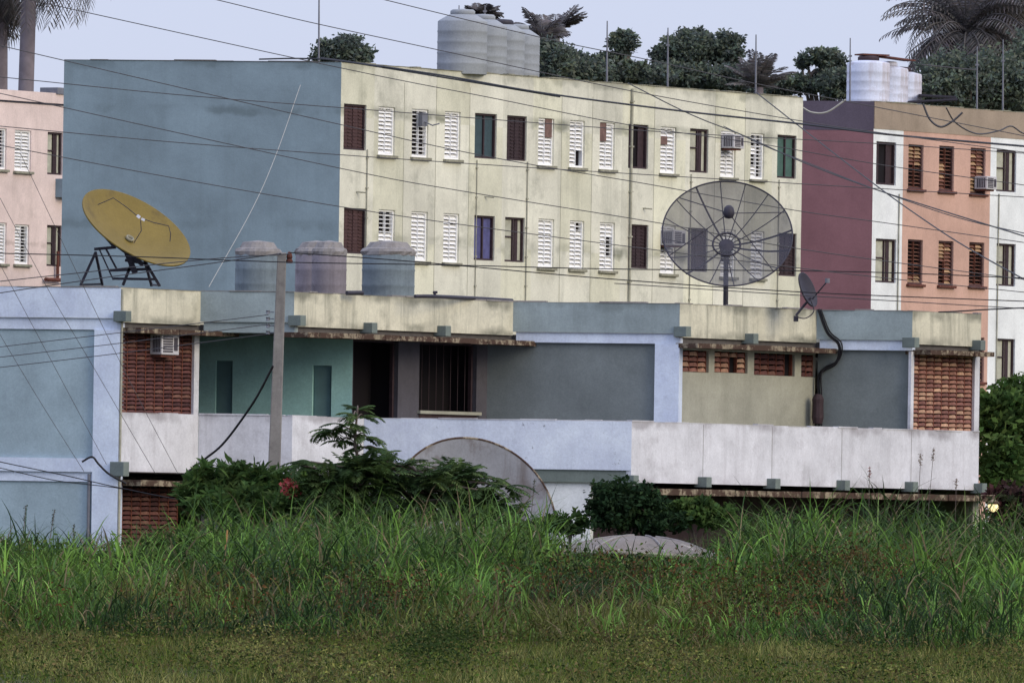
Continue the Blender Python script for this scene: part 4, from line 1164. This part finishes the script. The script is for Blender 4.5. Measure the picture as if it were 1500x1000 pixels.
FAR = [(.102, .126, .104), (.118, .144, .112), (.088, .106, .094), (.130, .158, .112)]  # foliage lightened and greyed so the colour stands in for haze
def tree(label, blobs, n, size, pal, trunk_px, D, group='trees beyond the roofs', name='tree', cat='tree', tr=.22, ratio=.5):
    b0 = P(trunk_px, 700, D); b0.z = 0
    t = thing(name, label, cat, b0, group)
    g = MB()
    top = P(blobs[0][0], blobs[0][1] + blobs[0][3] * .4, D)
    limbs(g, b0, top, [P(b[0] + rng.uniform(-.4, .4) * b[2], b[1] + b[3] * rng.uniform(-.5, .4), b[4]) for b in blobs for _ in range(3)], tr)
    g.build('trunk', M['bark'], t, True)
    g = MB(); crown(g, blobs, n, size, pal, ratio=ratio, jt=.12 if pal is FAR else .3); g.build('crown', M['leaf'], t)
    return t

def frond(mb, base, az, el, L, droop, col, n=16, leaf_l=.55, leaf_w=.05, hang=.5, rach=.02, taper=True):
    """A feather leaf: a drooping midrib with paired leaflets."""
    p = Vector(base)
    pts, ds = [p.copy()], []
    h = Vector((math.cos(az), math.sin(az), 0))
    for k in range(n):
        a = el - droop * (k / n) ** 1.2
        d = h * math.cos(a) + Vector((0, 0, math.sin(a)))
        ds.append(d)
        p = p + d * (L / n)
        pts.append(p.copy())
    mb.tube(pts, [rach * (1 - .8 * k / n) for k in range(n + 1)], 4, tuple(c * .9 for c in col), cap=False)
    side = Vector((-h.y, h.x, 0))
    for k in range(1, n + 1):
        u = k / n
        ll = leaf_l * (math.sin(math.pi * min(1, .12 + u * .82)) ** .6 if taper else 1) * rng.uniform(.85, 1.1)
        d = ds[k - 1]
        for sg in (-1, 1):
            v = (side * sg + d * .55 + Vector((0, 0, -hang + rng.uniform(-.15, .15)))).normalized()
            q = pts[k]
            wv = d * leaf_w * .5
            tip = q + v * ll + Vector((0, 0, -ll * hang * .3))
            m = q + v * ll * .5
            mb.face([q - wv * .4, m - wv, tip, m + wv], jit(col, .25, .08))

def palm(label, px, py, D, n, L, pal, droop=(1.2, 2.2), el=(-.2, 1.3), r=.22, leaf_l=.7, hang=.5, shaft=None, group='palms beyond the roofs', lean=0, azs=None, w=.07):
    top = P(px, py, D)
    b0 = Vector((top.x + lean, D, 0))
    t = thing('palm_tree', label, 'palm', b0, group)
    g = MB()
    pts = smooth_line([b0, b0.lerp(top, .5) + Vector((-lean * .1, 0, 0)), top], 8)
    g.tube(pts, [r * (1.15 - .3 * k / 16) for k in range(len(pts))], 12); g.build('trunk', M['palm_bark'], t, True)
    if shaft:
        g = MB(); g.tube([top + Vector((0, 0, -.2)), top + Vector((0, 0, shaft * .5)), top + Vector((0, 0, shaft))], [r * .95, r * 1.05, r * .5], 10); g.build('crownshaft', M['leaf'] if False else M['palm_bark'], t, True)
    g = MB()
    for k in range(n):
        az = azs[k] if azs else 2 * math.pi * (k + rng.uniform(-.3, .3)) / n * 2.4
        e = rng.uniform(*el)
        frond(g, top + Vector((0, 0, shaft or 0)), az, e, L * rng.uniform(.8, 1.1), rng.uniform(*droop), pal[rng.randrange(len(pal))], 22, leaf_l, w, hang, .035)
    g.build('fronds', M['leaf'], t)
    return t
DK = [(.030, .036, .026), (.038, .042, .030), (.026, .030, .026), (.05, .05, .036)]
PD = [(.115, .108, .112), (.14, .13, .132), (.155, .145, .14)]  # palm fronds paled towards grey, distance haze put into the colour
palm('royal palm with hanging fronds at the top left corner, right of two trunks', 44, -55, 345, 48, 3.6, PD, (1.3, 2.4), (-.5, 1.2), .26, .75, .6, 1.0, lean=-.4)
palm('royal palm at the very left edge with dead fronds round its trunk', 0, -6, 347, 60, 2.6, PD, (1.6, 2.6), (-.9, 1.2), .28, .7, .7, 1.0, lean=.2)
tree('small round tree behind the corner of the blue gable roof', [(503, 76, 40, 24, 335), (488, 84, 30, 16, 335), (520, 84, 26, 14, 336)], 9000, .15, FAR, 505, 335)
palm('ragged palm rising behind the grey tanks', 706, 24, 330, 20, .62, PD, (.4, 1.2), (.2, 1.4), .2, .3, .3)
palm('palm with upswept fronds just right of the grey tanks', 792, 62, 331, 40, 1.05, PD, (.3, 1.3), (-.3, 1.45), .2, .38, .3, w=.07)
palm('palm with windblown fronds leaning over the tree line right of the grey tanks', 812, 50, 334, 14, 1.05, PD, (.1, .6), (.5, 1.1), .2, .42, .15, azs=[-.3, .1, .4, -.1, .2, .3, 0, -.2, .5, 3.0, 2.6, 1.5, .1, -.15], w=.07)
tree('dark bushy tree just right of the grey tanks', [(806, 96, 36, 40, 327), (846, 110, 50, 32, 328)], 11000, .16, FAR, 820, 327)
tree('narrow tall tree with a rounded top behind the left roof rod', [(916, 62, 22, 16, 352), (910, 82, 10, 14, 352), (898, 104, 44, 18, 352), (866, 106, 36, 20, 352), (945, 112, 44, 18, 352), (888, 84, 12, 10, 352)], 17000, .15, FAR, 915, 352)
tree('widest round-crowned tree behind the cream roof', [(1008, 76, 48, 30, 360), (1064, 74, 26, 30, 360), (985, 115, 66, 22, 359), (1060, 117, 66, 24, 359), (1020, 52, 24, 10, 361), (968, 84, 14, 16, 360)], 26000, .15, FAR, 1020, 360)
palm('small fan palm behind the right corner of the cream roof', 1112, 128, 335, 26, 1.1, PD, (.2, .8), (.3, 1.5), .15, .35, .2)
tree('spreading tree left of the white roof tanks', [(1207, 84, 34, 12, 350), (1178, 92, 12, 8, 350), (1216, 106, 20, 26, 350), (1168, 124, 48, 14, 350), (1232, 126, 30, 24, 349), (1128, 133, 34, 8, 350)], 17000, .15, FAR, 1210, 350)
palm('big dense palm at the upper right, left of two crowns', 1416, 50, 354, 170, 3.0, PD, (.9, 2.2), (-.9, 1.45), .28, .5, .5, w=.07)
palm('big palm cropped by the right edge', 1484, 22, 356, 150, 2.9, PD, (.9, 2.2), (-.9, 1.45), .28, .5, .5, w=.07)
palm('palm low between the two big crowns at the upper right', 1466, 78, 358, 90, 2.3, PD, (.9, 2.0), (-.9, 1.45), .26, .5, .5, w=.07)
palm('palm behind the two big crowns at the upper right', 1446, -6, 360, 90, 2.4, PD, (.9, 2.0), (-.8, 1.4), .28, .5, .5, w=.07)
tree('dense dark tree below the big palms at the right', [(1400, 122, 66, 46, 346), (1462, 122, 60, 50, 347), (1505, 110, 46, 70, 348), (1365, 132, 44, 30, 345)], 16000, .17, FAR, 1430, 346)
# right edge: broadleaf trees beyond the low block
G1 = [(.07, .14, .028), (.09, .17, .034), (.05, .10, .022), (.11, .18, .045)]
G2 = [(.050, .095, .026), (.065, .115, .032), (.035, .065, .02), (.085, .135, .04)]
tree('leafy green tree beside the right end of the low block', [(1470, 625, 46, 62, 252), (1505, 600, 50, 50, 253), (1462, 690, 36, 52, 251), (1510, 690, 44, 60, 252)], 11000, .20, G2, 1480, 252, 'trees and shrubs round the low block')
RD = [(.07, .032, .032), (.05, .03, .028), (.045, .055, .028)]
tree('reddish shrub at the right edge below the leafy tree', [(1482, 735, 34, 26, 244), (1510, 742, 30, 30, 244), (1478, 770, 40, 34, 245)], 3600, .18, RD, 1485, 244, 'trees and shrubs round the low block', 'shrub', 'shrub', .06)
SG = 'trees and shrubs round the low block'
# bush left of the pole: narrow drooping leaves
tree('dark green drooping bush at the foot of the utility pole', [(335, 708, 66, 34, 221), (400, 716, 44, 34, 220.6), (300, 726, 40, 28, 221), (370, 742, 90, 28, 220)], 6500, .24, G2, 345, 221, SG, 'bush', 'bush', .07, .28)
tree('bright green shrub between the pole and the small tree', [(452, 706, 28, 22, 219.6), (444, 728, 32, 22, 219.4)], 1500, .13, G1, 450, 219.5, SG, 'shrub', 'shrub', .04)
q = P(428, 716, 219.2); b0 = q.copy(); b0.z = 0
t = thing('flowering_shrub', 'shrub with red blossoms beside the bright green shrub', 'shrub', b0, SG)
g = MB()
for px, py in ((426, 708), (432, 722), (424, 714), (437, 730)):
    c = P(px, py, 219.2)
    g.tube(smooth_line([b0, b0.lerp(c, .6) + Vector((rng.uniform(-.1, .1), 0, 0)), c], 4), .012, 4, (.03, .05, .02))
g.build('stem', M['leaf'], t)
g = MB()
for px, py, rr in ((425, 707, 8), (432, 720, 9), (422, 713, 6), (437, 728, 6)):
    c = P(px, py, 219.2)
    for j in range(40): leaf(g, c + Vector((rng.gauss(0, .075), rng.gauss(0, .06), rng.gauss(0, .08))), .09, jit((.50, .10, .09), .35), ratio=.7)
g.build('blossom', M['red'], t)
g = MB(); crown(g, [(416, 738, 26, 20, 219.3)], 600, .13, G2); g.build('foliage', M['leaf'], t)

# feathery small tree and the spreading feathery bush (compound leaves)
def feathery(label, stem_px, spots, D, L, pal, name, cat, n_per=9, tr=.05, ll=.16):
    b0 = P(*stem_px[0], D); b0.z = 0
    t = thing(name, label, cat, b0, SG)
    g = MB()
    st_ = smooth_line([b0] + [P(x, y, D) for x, y in stem_px[1:]], 5)
    g.tube(st_, [tr * (1 - .6 * k / len(st_)) for k in range(len(st_))], 7)
    f_ = MB()
    for (px, py, sc, el0, el1) in spots:
        c = P(px, py, D + rng.uniform(-.5, .5))
        near = min(st_, key=lambda p: (p - c).length + max(0, p.z - c.z) * 2)
        g.tube(smooth_line([near, near.lerp(c, .55) + Vector((0, 0, .08)), c], 4), tr * .35, 5)
        for k in range(n_per):
            az = rng.uniform(0, 2 * math.pi)
            frond(f_, c, az, rng.uniform(el0, el1), L * sc * rng.uniform(.7, 1.15), rng.uniform(.5, 1.3), pal[rng.randrange(len(pal))], 11, ll, .06, .25, .008)
    g.build('trunk', M['bark'], t, True)
    f_.build('foliage', M['leaf'], t)
    return t
FE = [(0.040, 0.073, 0.025), (0.055, 0.095, 0.030), (0.030, 0.053, 0.022), (0.073, 0.112, 0.037)]
feathery('slender young tree with feathery layered leaves in front of the white balcony', [(524, 720), (524, 690), (520, 655), (522, 618), (524, 597)],
         [(524, 600, .75, .1, .7), (518, 608, .85, .0, .5), (534, 612, .8, .0, .5), (505, 622, .95, -.1, .35), (526, 626, .95, -.1, .35), (488, 630, .95, -.1, .3), (472, 632, .8, -.1, .25),
          (538, 640, .95, -.15, .3), (512, 638, .95, -.1, .3), (498, 646, .85, -.1, .25), (552, 656, .9, -.2, .2), (530, 654, .8, -.2, .2), (566, 664, .6, -.2, .1)], 219.5, .52, FE, 'young_tree', 'tree', 6, .04, .15)
sp_ = []
for k in range(120):
    px = rng.uniform(462, 745)
    top = 670 + 42 * ((px - 585) / 120) ** 2 + rng.uniform(-5, 10)
    sp_.append((px, top + rng.random() ** 1.2 * (770 - top), 1.0, -.3, 1.1))
for px, py in ((440, 682), (455, 676), (478, 682), (500, 690), (720, 700), (742, 712)): sp_.append((px, py, 1.0, -.2, .5))
feathery('wide feathery dark green bush in front of the big grey dish', [(600, 770), (600, 740), (605, 710), (610, 690)], sp_, 218.6, .62, FE, 'bush', 'bush', 8, .06, .18)
tree('dense round dark green bush clipped like a ball beside the lavender wall', [(912, 735, 46, 36, 216.5), (890, 752, 32, 32, 216.3), (945, 748, 34, 32, 216.6), (965, 768, 44, 20, 216.4)], 7600, .12, [(.020, .042, .018), (.028, .054, .022), (.016, .032, .015)], 915, 216.5, SG, 'bush', 'bush', .06)
tree('loose shrub at the right of the round bush', [(1010, 750, 44, 22, 217), (1055, 757, 40, 18, 217)], 2200, .14, G2, 1020, 217, SG, 'shrub', 'shrub', .04)
tree('low shrub between the big grey dish and the round bush', [(835, 765, 30, 18, 217), (800, 772, 34, 16, 217)], 1400, .13, G2, 830, 217, SG, 'shrub', 'shrub', .04)

# ------------------------------------------------------------------ grasses
def ribbons(name, mat, base, az, el, droop, L, wd, colr, seg=4):
    N = len(base)
    h = np.stack([np.cos(az), np.sin(az), np.zeros(N)], 1)
    side = np.stack([-np.sin(az), np.cos(az), np.zeros(N)], 1)
    tw = nr.uniform(-.9, .9, N)
    p = base.copy()
    V = np.zeros((N, 2 * seg + 1, 3))
    for k in range(seg + 1):
        u = k / seg
        wk = wd * (1 - u) ** .6 * (.55 + .45 * min(1, u * 4 + .3))
        sv = side * np.cos(tw)[:, None] + h * np.sin(tw)[:, None]
        if k < seg:
            V[:, 2 * k] = p - sv * wk[:, None] / 2
            V[:, 2 * k + 1] = p + sv * wk[:, None] / 2
        else:
            V[:, 2 * seg] = p
        a = el - droop * ((k + .5) / seg) ** 1.3
        p = p + (h * np.cos(a)[:, None] + np.array([0, 0, 1.0])[None] * np.sin(a)[:, None]) * (L / seg)[:, None]
    nv = 2 * seg + 1
    loc = []
    tot = []
    for k in range(seg - 1):
        loc += [2 * k, 2 * k + 1, 2 * k + 3, 2 * k + 2]; tot.append(4)
    loc += [2 * seg - 2, 2 * seg - 1, 2 * seg]; tot.append(3)
    loops = (np.arange(N)[:, None] * nv + np.array(loc)[None]).ravel().astype(np.int32)
    tots = np.tile(np.array(tot, dtype=np.int32), N)
    starts = np.concatenate([[0], np.cumsum(tots)[:-1]]).astype(np.int32)
    me = bpy.data.meshes.new(name)
    me.vertices.add(N * nv); me.vertices.foreach_set('co', V.astype(np.float32).ravel())
    me.loops.add(len(loops)); me.loops.foreach_set('vertex_index', loops)
    me.polygons.add(len(tots)); me.polygons.foreach_set('loop_start', starts)
    me.materials.append(mat)
    at = me.attributes.new('tint', 'FLOAT_COLOR', 'FACE')
    c4 = np.concatenate([np.repeat(colr, len(tot), 0), np.ones((N * len(tot), 1))], 1)
    at.data.foreach_set('color', c4.astype(np.float32).ravel())
    me.update(calc_edges=True)
    me.validate()
    o = bpy.data.objects.new(name, me); COL.objects.link(o)
    return o

def vnoise(x, y, seed):
    r = np.random.default_rng(seed)
    v = np.zeros_like(x)
    for k in range(7):
        fx, fy, ph = r.uniform(.15, 1.6) * r.choice([-1, 1]), r.uniform(.1, .8) * r.choice([-1, 1]), r.uniform(0, 6.28)
        v += np.sin(x * fx + y * fy + ph) / 7 ** .5
    return v

def top_px(px):
    """Row in the photograph where the weeds end, along the picture."""
    return np.interp(px, [-80, 0, 60, 110, 165, 210, 260, 300, 420, 560, 700, 780, 820, 870, 1000, 1060, 1100, 1200, 1290, 1340, 1400, 1440, 1500, 1580],
                         [785, 782, 786, 800, 800, 778, 768, 760, 750, 742, 744, 752, 774, 808, 808, 800, 736, 726, 718, 726, 752, 744, 756, 756])

def field(n_tuft, D0, D1, per, hs, seed, pal, dry, wd=(.022, .046), bias=1.0, spread=.16, px_rng=(-80, 1580), gate=None, max_front=None, Lf=(.35, .75)):
    r = np.random.default_rng(seed)
    D = D0 + (D1 - D0) * r.random(n_tuft) ** bias
    px = r.uniform(px_rng[0], px_rng[1], n_tuft)
    X = (px - 750) / F * D
    kp = D > D0 + 2.5 + 2.5 * vnoise(X * 1.3, D * 0, 5)                  # an uneven front edge
    D, px, X = D[kp], px[kp], X[kp]
    if gate is not None:
        keep = gate(px, D, X)
        D, px, X = D[keep], px[keep], X[keep]
    zt = EYE + (HY + ROLL * (px - 750) - top_px(px)) / F * D + .13 * vnoise(X * 2.2, D, seed + 5) + r.normal(0, .10, len(D))
    lowpatch = (px > 812) & (px < 1062) & (r.random(len(D)) < .93)
    zt = np.where(lowpatch, np.minimum(zt, EYE + (HY + ROLL * (px - 750) - 802) / F * D), zt + .0)
    nz = vnoise(X, D, seed + 1)
    front = np.clip((D - 192) / 16, 0, 1)
    H = np.minimum(zt, hs[0] + (hs[1] - hs[0]) * front + .26 * nz) * r.uniform(.66, 1.10, len(D))
    H = np.maximum(H, .35)
    n = len(D)
    rep = np.repeat(np.arange(n), per)
    N = len(rep)
    u = r.random(N)
    base = np.stack([X[rep] + r.normal(0, spread, N), D[rep] + r.normal(0, spread, N), H[rep] * u * .72], 1)
    az = r.uniform(0, 2 * np.pi, N)
    el = r.uniform(.75, 1.5, N)
    dr = r.uniform(.5, 2.3, N)
    L = np.minimum(H[rep] * r.uniform(Lf[0], Lf[1], N), (H[rep] - base[:, 2]) * 1.6 + .12)
    c = np.array(pal)
    ci = np.clip(((vnoise(X, D, seed + 2) * .5 + .5) * len(c) + r.normal(0, .7, n)).astype(int), 0, len(c) - 1)
    colr = c[ci][rep] * (r.uniform(.55, 1.45, n)[rep] * r.uniform(.6, 1.45, N))[:, None]
    dm = r.random(N) < dry
    colr[dm] = np.array([.16, .125, .07]) * r.uniform(.6, 1.5, dm.sum())[:, None]
    return base, az, el, dr, L, r.uniform(wd[0], wd[1], N), colr

GP = [(0.021, 0.045, 0.015), (0.047, 0.096, 0.022), (0.078, 0.153, 0.030), (0.123, 0.224, 0.045), (0.033, 0.068, 0.022), (0.066, 0.127, 0.038), (0.100, 0.182, 0.033)]
parts = [field(3900, 184, 217, 16, (1.2, 2.3), 21, GP, .09), field(1500, 196, 222, 14, (1.5, 2.5), 22, [(.034, .060, .016), (.05, .085, .024), (.075, .115, .034)], .12),
         field(2600, 174, 199, 15, (.85, 1.5), 23, GP[:4] + [(.06, .075, .016), (.10, .11, .03)], .10, (.016, .036))]
tag(ribbons('tall_grass', M['grass'], *[np.concatenate([p[i] for p in parts]) for i in range(7)]), 'tall lush green grass and weeds filling the field before the buildings', 'grass', None, 'stuff')
# brighter cane-like clumps
def gate_c(px, D, X): return (vnoise(X * 1.5, D * 1.3, 77) > .35)
parts = [field(1100, 191, 214, 18, (1.5, 2.5), 31, [(.10, .19, .032), (.13, .24, .042), (.08, .16, .03)], .08, (.03, .056), gate=gate_c, spread=.1, Lf=(.35, .75))]
tag(ribbons('cane_grass', M['grass'], *[np.concatenate([p[i] for p in parts]) for i in range(7)]), 'bright green broad-bladed cane grass clumps among the darker weeds', 'grass', None, 'stuff')
# reddish dry weeds, lower centre right
def gate_r(px, D, X): return (np.exp(-((px - 1000) / 330) ** 2) + .25 * vnoise(X, D, 88) > .45)
parts = [field(2600, 180, 200, 14, (.9, 1.4), 41, [(.05, .036, .018), (.075, .05, .028), (.045, .042, .016), (.10, .068, .036)], .25, (.012, .026), gate=gate_r, Lf=(.2, .45))]
tag(ribbons('dry_weeds', M['grass'], *[np.concatenate([p[i] for p in parts]) for i in range(7)]), 'reddish brown dry weeds at the front of the tall grass', 'weeds', None, 'stuff')
# fine-leaved reddish and blackish weeds massed at the front, mostly right of the middle
def dark_weeds():
    r = np.random.default_rng(71)
    g = MB()
    pal = [(.070, .034, .016), (.040, .052, .014), (.105, .052, .022), (.018, .028, .008), (.055, .075, .016), (.085, .062, .024)]
    for i in range(4200):
        px = r.uniform(-60, 1560)
        wgt = max(math.exp(-((px - 1120) / 330) ** 2), .75 * math.exp(-((px - 560) / 90) ** 2), .22)
        core = math.exp(-((px - 1290) / 75) ** 2)
        D = r.uniform(178.5, 199)
        X = (px - 750) / F * D
        q = float(vnoise(np.array([X * .9]), np.array([D * .5]), 72)[0])
        core *= math.exp(-((D - 184) / 5) ** 2)
        if r.random() > wgt * (.5 + .75 * q) + core: continue
        H = (.75 + .7 * min(1, (D - 177) / 14) + .15 * q) * r.uniform(.35, 1.0) * (.75 + .25 * wgt)
        b = pal[int(np.clip(2.5 + 1.6 * q + r.normal(0, 1.2), 0, 5))] if r.random() < .8 else pal[r.integers(6)]
        if core > .35: b = pal[3]
        for k in range(17):
            leaf(g, Vector((X + r.normal(0, .13), D + r.normal(0, .13), max(.03, H + r.normal(0, .13)))), .052 * r.uniform(.5, 1.6), jit(b, .45), ratio=.6)
        if r.random() < .3:
            g.tube([Vector((X, D, 0)), Vector((X + r.normal(0, .06), D, H + .1))], .006, 3, (.06, .045, .03), cap=False)
    tag(g.build('dark_weeds', M['leaf']), 'reddish brown and blackish fine-leaved weeds massed along the front of the field', 'weeds', None, 'stuff')
dark_weeds()
# broadleaf weeds with small pale leaves
def broad(name, n, D0, D1, label, pal, size, seed, frac=(.3, 1.0), hs=(1.0, 2.2)):
    r = np.random.default_rng(seed)
    g = MB()
    for i in range(n):
        D = r.uniform(D0, D1); px = r.uniform(-60, 1560)
        zt = EYE + (HY + ROLL * (px - 750) - float(top_px(px))) / F * D
        f = np.clip((D - 192) / 16, 0, 1)
        H = min(zt - .1, hs[0] + (hs[1] - hs[0]) * f) * r.uniform(*frac)
        X = (px - 750) / F * D
        b = pal[r.integers(len(pal))]
        for k in range(16):
            leaf(g, Vector((X + r.normal(0, .14), D + r.normal(0, .14), max(.05, H + r.normal(0, .12)))), size * r.uniform(.6, 1.4), jit(b, .35), ratio=.55)
    return tag(g.build(name, M['leaf']), label, 'weeds', None, 'stuff')
broad('broadleaf_weeds', 1100, 193, 214, 'dark broadleaf weeds growing between the grasses', [(.034, .062, .014), (.055, .095, .02), (.080, .125, .03), (.024, .042, .012)], .10, 51)
broad('pale_weed_flowers', 90, 193, 212, 'scattered tiny pale weed flowers among the grass', [(.42, .44, .36), (.35, .38, .28)], .028, 52)
# short meadow in the foreground
r = np.random.default_rng(61)
n = 70000
px_ = r.uniform(-80, 1580, n)
D = 118 + (66 + 6 * vnoise(px_ / 40, px_ * 0, 64)) * r.random(n) ** .8
X = (px_ - 750) / F * D
nz = vnoise(X * 1.2, D * .35, 62)
nz = nz * .6 + .6 * vnoise(X * 3.1, D * .6, 63)
H = np.clip(.15 + .08 * nz, .05, .38) * r.uniform(.4, 1.5, n)
pal = np.array([(.056, .092, .014), (.11, .138, .024), (.105, .098, .030), (.040, .070, .012), (.19, .19, .06)])
ci = np.clip(((nz * .4 + .5) * 5 + r.normal(0, 1, n)).astype(int), 0, 4)
tag(ribbons('meadow_grass', M['grass'], np.stack([X, D, np.zeros(n)], 1), r.uniform(0, 6.28, n), r.uniform(.8, 1.5, n), r.uniform(.2, 1.6, n), H * 1.15, r.uniform(.007, .016, n), pal[ci] * r.uniform(.5, 1.5, n)[:, None], 3),
    'short yellowish green meadow grass along the front of the field', 'grass', None, 'stuff')

def meadow_weeds():
    r = np.random.default_rng(81)
    g = MB()
    pal = [(.048, .086, .016), (.085, .115, .022), (.12, .10, .04), (.026, .044, .012), (.07, .064, .026), (.16, .165, .05)]
    for i in range(6500):
        px = r.uniform(-60, 1560); D = r.uniform(124, 178); X = (px - 750) / F * D
        q = float(vnoise(np.array([X * 1.6]), np.array([D * .25]), 82)[0])
        near = math.exp(-((px - 640) / 70) ** 2) * math.exp(-((D - 150) / 14) ** 2)
        if r.random() > .35 + .4 * q + near: continue
        H = r.uniform(.05, .30) * (1 + .5 * q) + .35 * near * r.random() + .35 * max(0, (D - 170) / 14) * r.random()
        b = pal[int(np.clip(2.5 + 1.5 * q + r.normal(0, 1.4), 0, 5))]
        if near > .4: b = pal[3]
        for k in range(12):
            leaf(g, Vector((X + r.normal(0, .10), D + r.normal(0, .3), max(.02, H + r.normal(0, .06)))), .04 * r.uniform(.5, 1.7), jit(b, .5), ratio=.5)
    tag(g.build('meadow_weeds', M['leaf']), 'low small-leaved weeds and tiny seed heads mixed into the front meadow', 'weeds', None, 'stuff')
meadow_weeds()
# single stalks that stand out
SK = 'tall seed-headed stalks'
def stalk(label, px0, py0, px1, py1, D, r=.012, head=.12, mat='stalk', hc=(.20, .15, .11)):
    b0 = P(px0, py0, D); b0.z = 0
    top = P(px1, py1, D)
    t = thing('seed_stalk', label, 'stalk', b0, SK)
    g = MB(); pts = smooth_line([b0, b0.lerp(top, .5) + Vector(((b0.x - top.x) * .15, 0, 0)), top], 6); g.tube(pts, [r * (1 - .5 * k / len(pts)) for k in range(len(pts))], 5); g.build('stem', M[mat], t)
    if head:
        d = (top - pts[-3]).normalized()
        g = MB()
        for k in range(60):
            u = rng.random(); leaf(g, top - d * head * u + Vector((rng.gauss(0, .012), rng.gauss(0, .012), 0)), .035, jit(hc, .3))
        g.build('seed_head', M['leaf'], t)
    return t
stalk('thick dry orange-brown stalk standing in the grass at the left', 322, 870, 333, 776, 198, .028, 0)
stalk('reddish seed stalk rising before the long white balcony', 1272, 760, 1274, 684, 217, .008, .2, 'bark', (.25, .10, .08))
stalk('tall pale seed stalk before the balcony, left of a pair', 1340, 760, 1349, 664, 217, .008, .22, 'bark')
stalk('tallest pale seed stalk before the balcony, right of a pair', 1352, 760, 1368, 656, 217, .008, .24, 'bark')
stalk('short seed stalk near the right end of the balcony', 1398, 765, 1401, 700, 217, .008, .2, 'bark')
stalk('thin dark weed stalk before the left ground floor panel, leftmost', 28, 800, 38, 740, 216, .012, .3, 'bark', (.05, .07, .04))
stalk('thin dark weed stalk before the left ground floor panel, beside the pipe', 62, 810, 80, 746, 216, .012, .3, 'bark', (.05, .07, .04))
stalk('dark weed stalk in front of the big grey dish', 770, 770, 783, 702, 217, .012, .25, 'bark', (.05, .09, .04))
stalk('dark bent weed stalk before the lavender pillar', 112, 810, 108, 768, 216, .012, .3, 'bark', (.05, .07, .04))
